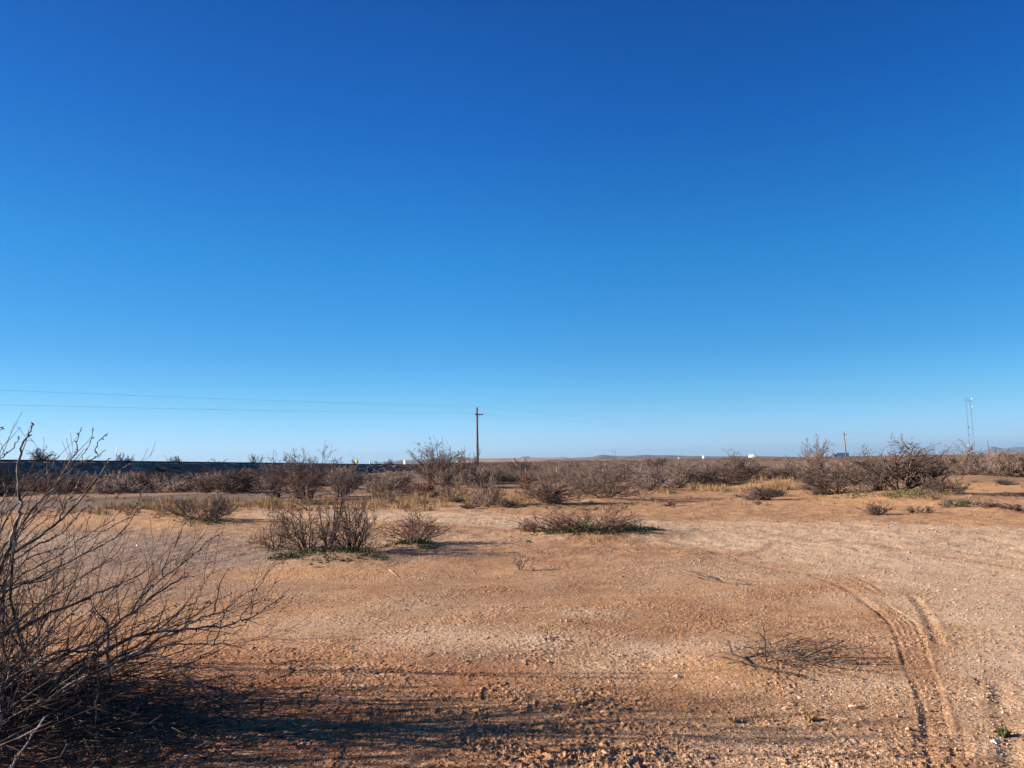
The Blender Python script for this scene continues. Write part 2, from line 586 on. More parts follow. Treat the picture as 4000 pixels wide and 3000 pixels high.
    base = mix(mth('MULTIPLY', pg, .75), base, SOILC['grain'])
    dg = mth('MULTIPLY', mr(grain.outputs[1], .86, .90), gmask)
    base = mix(mth('MULTIPLY', dg, .6), base, SOILC['dgrain'])
    # freshly turned earth in the tyre tracks
    base = mix(mth('MULTIPLY', sw.outputs[0], .30), base, SOILC['dark'])
    # far plain
    base = mix(mth('MULTIPLY', sw.outputs[1], mr(nz(.05, 5), .35, .6, .5, 1)), base, SOILC['far'])
    Lk(base, b.inputs['Base Color'])
    bp = N('ShaderNodeBump'); bp.inputs['Strength'].default_value = .55; bp.inputs['Distance'].default_value = .012
    Lk(mth('ADD', nz(55, 5, .7), mth('MULTIPLY', vo.outputs['Distance'], -.5)), bp.inputs['Height'])
    Lk(bp.outputs['Normal'], b.inputs['Normal'])
    o.data.materials.append(m)
    tag(o, 'reddish tan desert soil with gravel patches and tyre tracks', 'ground', kind='structure')
    return o


SOILC = dict(a=(0.37, 0.182, 0.090), b=(0.48, 0.272, 0.145), dark=(0.26, 0.122, 0.060), grey1=(0.205, 0.145, 0.122), grey2=(0.31, 0.23, 0.195),
             pale1=(0.55, 0.375, 0.245), pale2=(0.68, 0.50, 0.35), sand=(0.54, 0.29, 0.14), grain=(0.74, 0.60, 0.47), dgrain=(0.08, 0.045, 0.03), far=(0.165, 0.11, 0.085), red=(0.42, 0.145, 0.06))
build_ground()


# gravel lying on the soil
def build_pebbles():
    n = 90000
    a = rng.uniform(R(-37), R(37), n)
    r = np.exp(rng.uniform(math.log(3.2), math.log(34), n))
    x, y = np.sin(a) * r, np.cos(a) * r
    z, road, strip, rough, patch, tr = height(x, y)
    dens = 0.30 + 0.5 * road + 0.5 * strip + 0.8 * blobs(x, y, PALE) + .6 * blobs(x, y, GREY) + .25 * patch - .8 * blobs(x, y, SAND)
    right = sstep(-1.5, 2.5, x)
    dens = dens * (0.35 + 0.65 * right)
    keep = rng.uniform(0, 1, n) < dens
    x, y, z, r = x[keep], y[keep], z[keep], r[keep]
    n = len(x)
    s = 0.0024 + 0.0035 * rng.beta(1.2, 6, n) * 3 + 0.00045 * r * rng.uniform(.5, 1.3, n)
    s = np.where(rng.uniform(0, 1, n) < .012, s * 2.2, s)
    base = np.array([[1, 0, 0], [0, 1, 0], [-1, 0, 0], [0, -1, 0], [0, 0, 1], [0, 0, -1]], float)
    V = base[None] * rng.uniform(.6, 1.25, (n, 6, 1))
    V = V * np.array([1.25, .95, .75])
    th = rng.uniform(0, 6.28, n)
    c, s_ = np.cos(th), np.sin(th)
    X = V[:, :, 0] * c[:, None] - V[:, :, 1] * s_[:, None]
    Y = V[:, :, 0] * s_[:, None] + V[:, :, 1] * c[:, None]
    tl = rng.uniform(-.5, .5, n)
    Z = V[:, :, 2] + X * tl[:, None]
    V = np.stack([X, Y, Z], -1) * s[:, None, None]
    V += np.stack([x, y, z + s * .35], -1)[:, None, :]
    T = np.array([[0, 1, 4], [1, 2, 4], [2, 3, 4], [3, 0, 4], [1, 0, 5], [2, 1, 5], [3, 2, 5], [0, 3, 5]])
    T = (np.arange(n)[:, None, None] * 6 + T[None]).reshape(-1, 3)
    o = mk('gravel', V.reshape(-1, 3), None, T, MT['pebble'])
    tag(o, 'small pale gravel scattered over the soil', 'gravel', kind='stuff')


build_pebbles()


def build_crumbs():
    n = 120000
    a = rng.uniform(R(-37), R(37), n)
    r = np.exp(rng.uniform(math.log(3.2), math.log(20), n))
    x, y = np.sin(a) * r, np.cos(a) * r
    z, road, strip, rough, patch, tr = height(x, y)
    cl = sstep(-.1, .6, fbm(x / .45 + 9, y / .45, 3))
    keep = rng.uniform(0, 1, n) < (.08 + .70 * cl + .5 * rough) * (.6 + .4 * sstep(4, 8, r)) * (1 - .8 * road)
    x, y, z, r, rough = x[keep], y[keep], z[keep], r[keep], rough[keep]
    n = len(x)
    s = 0.0018 + 0.0075 * rng.beta(1.0, 5.5, n) * (1 + .7 * rough) + .0003 * r
    base = np.array([[1, 0, 0], [0, 1, 0], [-1, 0, 0], [0, -1, 0], [0, 0, 1], [0, 0, -1]], float)
    V = base[None] * rng.uniform(.55, 1.3, (n, 6, 1)) + rng.normal(0, .12, (n, 6, 3))
    V = V * s[:, None, None] * np.array([1, 1, .85])
    V += np.stack([x, y, z + s * .3], -1)[:, None, :]
    T = np.array([[0, 1, 4], [1, 2, 4], [2, 3, 4], [3, 0, 4], [1, 0, 5], [2, 1, 5], [3, 2, 5], [0, 3, 5]])
    T = (np.arange(n)[:, None, None] * 6 + T[None]).reshape(-1, 3)
    o = mk('soil_crumbs', V.reshape(-1, 3), None, T, MT['crumb'])
    tag(o, 'small crumbs of reddish soil lying loose on the ground', 'soil crumbs', kind='stuff')


MT['crumb'] = mat('soil_crumb', (0.20, 0.10, 0.05), (0.46, 0.265, 0.145), 25, 0.95, c3=(0.34, 0.175, 0.09))
build_crumbs()

# ------------------------------------------------------------------ shrubs
def vrot(d, axis, a):
    c, s = math.cos(a), math.sin(a)
    x, y, z = d
    ax, ay, az = axis
    dt = (x * ax + y * ay + z * az) * (1 - c)
    return (x * c + (ay * z - az * y) * s + ax * dt, y * c + (az * x - ax * z) * s + ay * dt, z * c + (ax * y - ay * x) * s + az * dt)


def nrm(d):
    l = math.sqrt(d[0] ** 2 + d[1] ** 2 + d[2] ** 2) or 1
    return (d[0] / l, d[1] / l, d[2] / l)


def grow(rd, out, p, d, L, r, lvl, P):
    n = max(3, int(L / P['seg']))
    if lvl >= P['lv']:
        n = min(n, 4)
    s = L / n
    pts, rad = [p], [r]
    kk = P['kink'] * (1 + .35 * lvl)
    sgn = 1
    axis0 = nrm((rd.gauss(0, 1), rd.gauss(0, 1), rd.gauss(0, 1)))
    for i in range(n):
        d = vrot(d, axis0, sgn * kk * rd.uniform(.4, 1.3))
        sgn = -sgn
        d = nrm((d[0] + rd.gauss(0, kk * .35), d[1] + rd.gauss(0, kk * .35), d[2] + rd.gauss(0, kk * .25) + P['up'] * (1 if lvl else .6)))
        p = (p[0] + d[0] * s, p[1] + d[1] * s, p[2] + d[2] * s)
        t = (i + 1) / n
        rr = max(r * (1 - .62 * t), P['rmin'])
        pts.append(p)
        rad.append(rr)
        if lvl < P['lv'] and t >= P['start'][min(lvl, 2)] and rd.random() < P['prob'][min(lvl, 3)]:
            for _ in range(2 if rd.random() < P['fork'] else 1):
                ax = nrm((rd.gauss(0, 1), rd.gauss(0, 1), rd.gauss(0, 1)))
                cd = nrm(vrot(d, ax, rd.uniform(.45, 1.25) * (1 if rd.random() < .5 else -1)))
                if cd[2] < -.35:
                    cd = (cd[0], cd[1], -cd[2] * .5)
                grow(rd, out, p, cd, L * rd.uniform(.36, .66) * (1.1 - .35 * t), max(rr * .72, P['rmin']), lvl + 1, P)
    out.append((lvl, pts, rad))


DEF = dict(seg=.16, kink=.16, up=.05, rmin=.0022, lv=3, start=(.25, .15, .1), prob=(.85, .7, .5, .3), fork=.15, stems=12, lean=(.15, 1.0), r0=.014, spread=.22, bias=(0, 0))
ST = {
    'upright': dict(stems=10, lean=(.05, 1.0), kink=.27, up=.05, prob=(.95, .9, .6, .3), start=(.12, .1, .1), fork=.3),
    'vase': dict(stems=22, lean=(.25, 1.2), kink=.16, up=.045, prob=(.9, .8, .55, .3), start=(.15, .1, .1), fork=.2),
    'dense': dict(stems=26, lean=(.1, 1.35), kink=.24, up=.03, prob=(.95, .85, .6, .3), fork=.3, start=(.12, .1, .1)),
    'sprawl': dict(stems=34, lean=(.6, 1.5), kink=.17, up=.08, prob=(.9, .8, .5, .2), spread=.75, start=(.1, .1, .1)),
    'tree': dict(stems=7, lean=(.1, 1.35), kink=.27, up=.02, prob=(.98, .9, .7, .4), fork=.4, r0=.032, start=(.18, .1, .1)),
    'gnarl': dict(stems=14, lean=(.1, 1.3), kink=.36, up=.012, prob=(.98, .9, .6, .3), fork=.3, start=(.12, .1, .1)),
    'thin': dict(stems=9, lean=(.1, .8), kink=.14, up=.05, prob=(.6, .45, .3, .2), lv=2),
}


def make_bush(seed, H, W, style, twig_r, bias=0.0, stems=None, lv=None, D=None):
    """returns (stem polys, twig polys) fitted to height H and half width W, base at the origin"""
    rd = random.Random(seed)
    P = dict(DEF)
    P.update(ST[style])
    sc_ = max(H, W)
    P['seg'] = .13 if style != 'tree' else .11
    P['rmin'] = 1e-4
    if stems:
        P['stems'] = stems
    if lv:
        P['lv'] = lv
    out = []
    for k in range(P['stems']):
        az = rd.uniform(0, 6.283)
        lean = rd.uniform(*P['lean'])
        sp = P['spread'] * math.sqrt(rd.random()) * (.5 if style != 'sprawl' else 1)
        az2 = az + rd.gauss(0, .5)
        b = (math.cos(az) * sp, math.sin(az) * sp * .7, -.02)
        d = nrm((math.sin(lean) * math.cos(az2) + bias * .5, math.sin(lean) * math.sin(az2), math.cos(lean)))
        grow(rd, out, b, d, rd.uniform(.6, 1.0), .02, 0, P)
    allp = np.array([q for _, pts, _ in out for q in pts])
    hz = np.quantile(allp[:, 2], .997)
    wx = max(np.quantile(allp[:, 0], .995), -np.quantile(allp[:, 0], .005))
    sx, sz = W / wx, H / hz
    r0 = P['r0'] * (H if style == 'tree' else max(.2, H / 1.3))
    stems_, twigs_ = [], []
    for lvl, pts, rad in out:
        A = np.array(pts) * np.array([sx, (sx + sz) / 2, sz])
        A[:, 2] = np.maximum(A[:, 2], -.03 if lvl == 0 else .01)
        rr = np.array(rad) / .02 * r0
        rr = np.maximum(rr, twig_r * (1.0 if lvl >= 2 else 1.5))
        rr[-1] = rr[-1] * .5
        (stems_ if lvl <= 1 else twigs_).append((A, rr))
    return stems_, twigs_


PARTN = {}
def bush(name, u, vb, vt, hw, style, seed, label, cat='shrub', ms='twig_grey', mt=None, bias=0.0, stems=None, group=None, lv=None, dist=None, du=0, split=True, trk='stems', z0=None):
    g = gp(u, vb)
    if dist:
        g = at(u, vb, dist)
    x, y = g[0], g[1]
    z = gz(x, y) if z0 is None else z0
    H = at(u, vt, y)[2] - z
    W = hw / FPX * y
    tr_ = max(.0022, .00021 * y)
    S, T = make_bush(seed, H, W, style, tr_, bias, stems, lv)
    if split and T:
        e = empty(name, (x, y, z))
        tube_obj(trk, S, MT[ms], e, 4 if y < 20 else 3)
        tube_obj('twigs', T, MT[mt or ms], e, 3)
    else:
        e = tube_obj(name, S + T, MT[ms], None, 3)
        e.location = (x, y, z)
    tag(e, label, cat, group)
    return e


B = bush
# near and middle shrubs (pixel of the base, top, half width)
B('bare_shrub', 1200, 2168, 1915, 165, 'gnarl', 11, 'bare shrub with a leaning grey trunk, left half of the thicket with green weeds', ms='bark_dark', mt='bark_dark', stems=13, bias=-.35)
B('bare_shrub', 1280, 2150, 1890, 70, 'tree', 112, 'slim upright bare shrub standing between the two thicker ones above the green weeds', ms='bark_dark', mt='bark_dark', stems=3, lv=2)
B('bare_shrub', 1375, 2172, 1905, 155, 'gnarl', 13, 'dark many-stemmed bare shrub, right half of the thicket with green weeds at its foot', ms='bark_dark', mt='bark_dark', stems=16)
B('bare_shrub', 1075, 2140, 1960, 85, 'gnarl', 14, 'small twiggy shrub at the left rim of the weedy thicket', ms='bark_dark', mt='twig_red', stems=8, bias=-.3)
B('bare_shrub', 1620, 2132, 1980, 150, 'gnarl', 15, 'rounded bare shrub beside the small pale rock, right of the weedy thicket', ms='bark_dark', mt='twig_red', stems=20)
B('bare_shrub', 2290, 2090, 1964, 250, 'sprawl', 16, 'low spreading shrub with reddish twigs and dark green weeds in the clearing', ms='bark_dark', mt='twig_red', stems=44)
B('bare_shrub', 2120, 2085, 2010, 110, 'sprawl', 17, 'low twigs reaching left from the spreading shrub in the middle of the clearing', ms='bark_dark', mt='twig_red', stems=22, bias=-.5)
B('bare_shrub', 790, 2042, 1925, 150, 'sprawl', 18, 'low flat shrub with one slanting thick stem behind the big pale branches', ms='bark_dark', mt='twig_dark', stems=30)
B('bare_shrub', 1765, 1976, 1850, 75, 'upright', 19, 'small bare shrub with two bent trunks in front of the tallest middle shrub', ms='bark_dark', mt='twig_grey', stems=5)
B('bare_shrub', 1900, 1984, 1845, 90, 'vase', 20, 'pale grey vase-shaped shrub just right of the small two-trunked one', ms='twig_grey', mt='twig_grey')
B('bare_shrub', 2130, 1976, 1850, 140, 'gnarl', 21, 'wide fan-shaped bare shrub at the back edge of the clearing, left of the taller fan', ms='bark_dark', mt='twig_grey', stems=26)
B('bare_shrub', 2370, 1958, 1782, 150, 'gnarl', 22, 'tallest fan-shaped bare shrub behind the low spreading one in the clearing', ms='bark_dark', mt='twig_grey', stems=24)
B('bare_shrub', 2510, 1946, 1890, 70, 'thin', 23, 'small sparse shrub right of the tall fan-shaped one', ms='twig_red')
B('bare_shrub', 2650, 1902, 1793, 135, 'dense', 24, 'dense grey shrub on the right of the small sparse one', ms='bark_dark', mt='twig_grey')
B('bare_shrub', 2790, 1900, 1800, 90, 'dense', 25, 'grey brown shrub below the white two-post sign', ms='bark_dark', mt='twig_grey')
B('bare_shrub', 2900, 1893, 1757, 130, 'dense', 26, 'dark tangled shrub rising in front of the white truck', ms='bark_dark', mt='twig_dark', stems=20)
B('bare_shrub', 3060, 1885, 1798, 120, 'dense', 27, 'low dark shrub mass between the white truck and the tall thin-topped shrub', ms='bark_dark', mt='twig_dark')
B('bare_shrub', 3190, 1905, 1700, 95, 'upright', 28, 'tall open-topped shrub with fine upright twigs left of the distant leaning pole', ms='bark_dark', mt='twig_grey', stems=9)
B('bare_shrub', 3260, 1938, 1782, 160, 'dense', 29, 'wide dark shrub leaning left beside the largest mesquite', ms='bark_dark', mt='twig_dark', bias=-.5)
B('mesquite_tree', 3530, 1942, 1692, 235, 'tree', 31, 'largest gnarled bare mesquite on the right with a thick forked trunk', cat='tree', ms='bark_dark', mt='twig_dark', stems=9, trk='trunk')
B('bare_shrub', 3440, 1940, 1740, 120, 'dense', 37, 'dark shrub filling the left side of the largest mesquite', ms='bark_dark', mt='twig_dark', stems=18, bias=-.2)
B('bare_shrub', 3620, 1935, 1745, 130, 'gnarl', 38, 'dark twiggy shrub filling the right side of the largest mesquite', ms='bark_dark', mt='twig_dark', stems=16, bias=.35)
B('bare_shrub', 3700, 1950, 1850, 110, 'sprawl', 32, 'low crooked branches spreading right from the foot of the largest mesquite', ms='bark_dark', mt='twig_dark', stems=22, bias=.5)
B('bare_shrub', 3790, 1872, 1722, 120, 'dense', 33, 'tall shrub in front of the twin-mast tower', ms='bark_dark', mt='twig_grey', stems=18)
B('bare_shrub', 3920, 1880, 1752, 140, 'dense', 34, 'broad dense shrub at the right edge below the blue mountains', ms='bark_dark', mt='twig_grey')
B('bare_shrub', 3650, 1862, 1760, 120, 'dense', 35, 'dense shrub behind and right of the largest mesquite', ms='bark_dark', mt='twig_grey')
B('bare_shrub', 4030, 1880, 1760, 120, 'dense', 36, 'shrub cut off by the right edge of the view', ms='bark_dark', mt='twig_grey')
B('bare_shrub', 1200, 1953, 1742, 165, 'dense', 41, 'big dark shrub with tall upright twigs, behind the weedy thicket', ms='bark_dark', mt='twig_grey', stems=22)
B('bare_shrub', 1080, 1945, 1768, 100, 'vase', 42, 'tall thin-twigged shrub touching the big dark one on its left', ms='bark_dark', mt='twig_grey')
B('bare_shrub', 1330, 1940, 1790, 100, 'dense', 43, 'shrub leaning right beside the big dark one', ms='bark_dark', mt='twig_grey', bias=.3)
B('bare_shrub', 920, 1925, 1830, 150, 'dense', 44, 'low brown shrub left of the big dark one, before the embankment', ms='bark_dark', mt='twig_dark')
B('bare_shrub', 1480, 1925, 1828, 110, 'vase', 45, 'pale grey shrub behind the green-yellow grass', ms='twig_grey')
B('bare_shrub', 1570, 1915, 1835, 70, 'vase', 46, 'smaller greyish shrub right of the pale one behind the grass', ms='twig_dark', mt='twig_grey')
B('bare_shrub', 1700, 1893, 1712, 140, 'dense', 47, 'tallest middle shrub with pale twig tips, just left of the utility pole', ms='bark_dark', mt='twig_grey', stems=24)
B('bare_shrub', 1830, 1893, 1745, 60, 'vase', 48, 'narrow shrub at the foot of the utility pole', ms='bark_dark', mt='twig_grey', stems=9)
B('bare_shrub', 430, 1905, 1842, 130, 'dense', 49, 'reddish brown shrub at the foot of the embankment below the tall white sign', ms='bark_dark', mt='twig_dark')
B('bare_shrub', 640, 1905, 1835, 130, 'dense', 50, 'brown shrub at the foot of the embankment behind the tips of the pale branches', ms='bark_dark', mt='twig_dark')
B('bare_shrub', 180, 1910, 1835, 120, 'dense', 51, 'dark shrub at the embankment foot behind the pale branches', ms='bark_dark', mt='twig_dark')
B('bare_shrub', 10, 1930, 1805, 110, 'dense', 52, 'brown shrub at the left edge before the embankment', ms='bark_dark', mt='twig_dark')
B('bare_shrub', 2050, 1868, 1790, 90, 'dense', 61, 'dark shrub clump in front of the pale pink hills', ms='twig_dark', mt='twig_dark')
B('bare_shrub', 2560, 1858, 1785, 55, 'dense', 62, 'dark round shrub on the plain near the tiny white buildings', ms='twig_dark', mt='twig_dark')
# little ones in the clearing
B('twig_plant', 2032, 2228, 2163, 38, 'thin', 71, 'tiny leafless twig plant alone in the middle of the clearing', cat='plant', ms='twig_grey', stems=10)
B('grey_shrublet', 3700, 1985, 1940, 40, 'dense', 72, 'small grey shrublet below the low crooked branches', cat='shrub', ms='twig_grey', split=False, stems=12)
B('grey_shrublet', 3860, 1998, 1950, 55, 'dense', 73, 'grey shrublet by the right edge on its own sandy rise', cat='shrub', ms='twig_grey', split=False, stems=12)
B('grey_shrublet', 3600, 2008, 1972, 60, 'sprawl', 74, 'flat twiggy shrublet in front of the largest mesquite', cat='shrub', ms='twig_dark', split=False, stems=14)
B('grey_shrublet', 3960, 2005, 1965, 45, 'dense', 75, 'shrublet nearest the right edge of the view', cat='shrub', ms='twig_dark', split=False, stems=10)
B('grey_shrublet', 2960, 1930, 1893, 40, 'dense', 76, 'small violet grey shrublet below the dark tangled shrub', cat='shrub', ms='twig_grey', split=False, stems=12)
B('grey_shrublet', 3040, 1938, 1905, 35, 'dense', 77, 'small shrublet right of the violet grey one', cat='shrub', ms='twig_grey', split=False, stems=12)
B('grey_shrublet', 1830, 1990, 1962, 45, 'dense', 78, 'dark shrublet at the base of the two-trunked shrub', cat='shrub', ms='twig_dark', split=False, stems=12)
B('grey_shrublet', 2960, 1972, 1950, 22, 'thin', 79, 'small bush casting a red-brown shadow on the gravel, right of centre', cat='shrub', ms='twig_red', split=False, stems=12)

# ------------------------------------------------------------------ scrub prototypes and copies over the plain
protos = []
for i, (st, ms) in enumerate([('dense', 'twig_grey'), ('dense', 'twig_dark'), ('vase', 'twig_grey'), ('dense', 'twig_red'), ('vase', 'twig_dark'), ('dense', 'twig_grey')]):
    S, T = make_bush(200 + i, 1.0, 1.0, st, .010, stems=17)
    V, Q, C = tubes(S + T, 3)
    o = mk('scrub_bush', V, Q, C, MT[ms], link=False, smooth=True)
    protos.append(o.data)
hand = [(gp(u, v)[0], gp(u, v)[1]) for u, v in [(1200, 1953), (1700, 1893), (2370, 1958), (2130, 1976), (2650, 1902), (2900, 1893), (3190, 1905), (3530, 1942), (3790, 1872), (3920, 1880)]]
placed = list(hand)
cnt = 0
rs = random.Random(5)
tries = 0
while cnt < 262 and tries < 20000:
    tries += 1
    u = rs.uniform(-250, 4250) if rs.random() < .72 else rs.uniform(-150, 1300)
    vh = 1804 - ROLL * (u - 2000)
    if u < 1350:
        v = vh + rs.uniform(34, 100)
    else:
        v = vh + math.exp(rs.uniform(math.log(22), math.log(132 if u < 3250 else 104)))
        if u > 3600 and v - vh > 95:
            continue
        if 1900 < u < 2250 and v - vh < 40 and rs.random() < .4:
            continue
        if 1880 < v < 1915 and 1930 < u < 2080:
            continue
    x, y, _ = gp(u, v)
    sp = (1.0 if u > 1350 else .8) + y * (.012 if u > 1350 else .007)
    if any((x - a) ** 2 + (y - b) ** 2 < sp * sp for a, b in placed):
        continue
    if sdf_poly(np.array([x]), np.array([y]), ROAD)[0] < .8 or sdf_poly(np.array([x]), np.array([y]), GRAVEL_STRIP)[0] < .5:
        continue
    placed.append((x, y))
    k = rs.randrange(6)
    o = bpy.data.objects.new('scrub_bush', protos[k])
    H = rs.uniform(.75, 1.45) * (1 if y > 45 else .8)
    W = rs.uniform(1.1, 2.2) * (1 if y > 45 else .7)
    o.location = (x, y, gz(x, y))
    o.scale = (W, W, H)
    o.rotation_euler = (0, 0, rs.uniform(0, 6.28))
    col.objects.link(o)
    if u < 1350:
        tag(o, 'bare brown scrub bush in the row along the foot of the embankment', 'shrub', 'scrub bushes along the embankment')
    else:
        tag(o, 'bare grey brown scrub bush in the thick brush covering the plain behind the clearing', 'shrub', 'scrub bushes covering the plain')
    cnt += 1


cnt = 0
while cnt < 46:
    u = rs.uniform(1480, 4080)
    v = rs.uniform(1922, 1990) if u < 2700 else rs.uniform(1900, 1965)
    if u > 3300:
        v = rs.uniform(1880, 2015)
    x, y, _ = gp(u, v)
    if sdf_poly(np.array([x]), np.array([y]), ROAD)[0] < .3:
        continue
    o = bpy.data.objects.new('dry_shrublet', protos[rs.choice((0, 1, 2, 3, 4))])
    w_ = rs.uniform(.22, .6)
    o.location = (x, y, gz(x, y))
    o.scale = (w_, w_, w_ * rs.uniform(.4, .9))
    o.rotation_euler = (0, 0, rs.uniform(0, 6.28))
    col.objects.link(o)
    tag(o, 'small dry shrublet on bare soil along the back edge of the clearing', 'shrub', 'small dry shrublets along the back edge of the clearing')
    cnt += 1


def build_far_scrub():
    n = 4600
    a = rng.uniform(R(-20), R(38), n)
    r = np.exp(rng.uniform(math.log(58), math.log(1500), n))
    x, y = np.sin(a) * r, np.cos(a) * r
    k = ~((a < R(-4)) & (r < 400)) 
    x, y, r = x[k], y[k], r[k]
    n = len(x)
    z = low(x, y) - sstep(900, 5000, r) * 3
    H = rng.uniform(.7, 1.5, n) + r * .0008
    W = rng.uniform(1.0, 2.4, n) + r * .004
    m = 90
    th = rng.uniform(0, 6.283, (n, m))
    ln = np.abs(rng.normal(0, .55, (n, m)))
    rb = rng.uniform(0, .6, (n, m))
    bx = np.cos(th) * rb * W[:, None]
    by = np.sin(th) * rb * W[:, None]
    hh = rng.uniform(.45, 1, (n, m)) * (1 - .5 * rb) * H[:, None]
    tx = bx + np.cos(th) * ln * W[:, None] * .6 + rng.normal(0, .15, (n, m))
    ty = by + np.sin(th) * ln * W[:, None] * .6
    w = (.009 + .0001 * r)[:, None] * rng.uniform(.6, 1.5, (n, m))
    z0 = rng.uniform(0, .35, (n, m)) * H[:, None]
    X, Y, Z = x[:, None], y[:, None], z[:, None]
    p1 = np.stack([X + bx - w, Y + by, Z + z0], -1)
    p2 = np.stack([X + bx + w, Y + by + w, Z + z0], -1)
    p3 = np.stack([X + bx, Y + by - w, Z + z0 + w], -1)
    p4 = np.stack([X + tx, Y + ty, Z + hh], -1)
    V = np.stack([p1, p2, p3, p4], -2).reshape(-1, 3)
    i = np.arange(len(V) // 4)[:, None] * 4
    T = np.concatenate([i + np.array([[0, 1, 3]]), i + np.array([[1, 2, 3]]), i + np.array([[2, 0, 3]])])
    o = mk('distant_scrub', V, None, T, MT['twig_far'])
    tag(o, 'far-off brown scrub thinning out towards the horizon', 'scrub', kind='stuff')


MT['twig_far'] = mat('distant_scrub_twigs', (0.13, 0.088, 0.07), (0.26, 0.185, 0.15), .05, 0.9)
build_far_scrub()

# ------------------------------------------------------------------ foreground bush with pale branches
def S1(p): return [(x * .3617, 1640 + y * .3617) for x, y in p]
def S2(p): return [(x * .3617, 2150 + y * .3617) for x, y in p]
def S3(p): return [(550 + x * .3617, 2050 + y * .3617) for x, y in p]
def S7(p): return [(x * .3165, 2550 + y * .3165) for x, y in p]
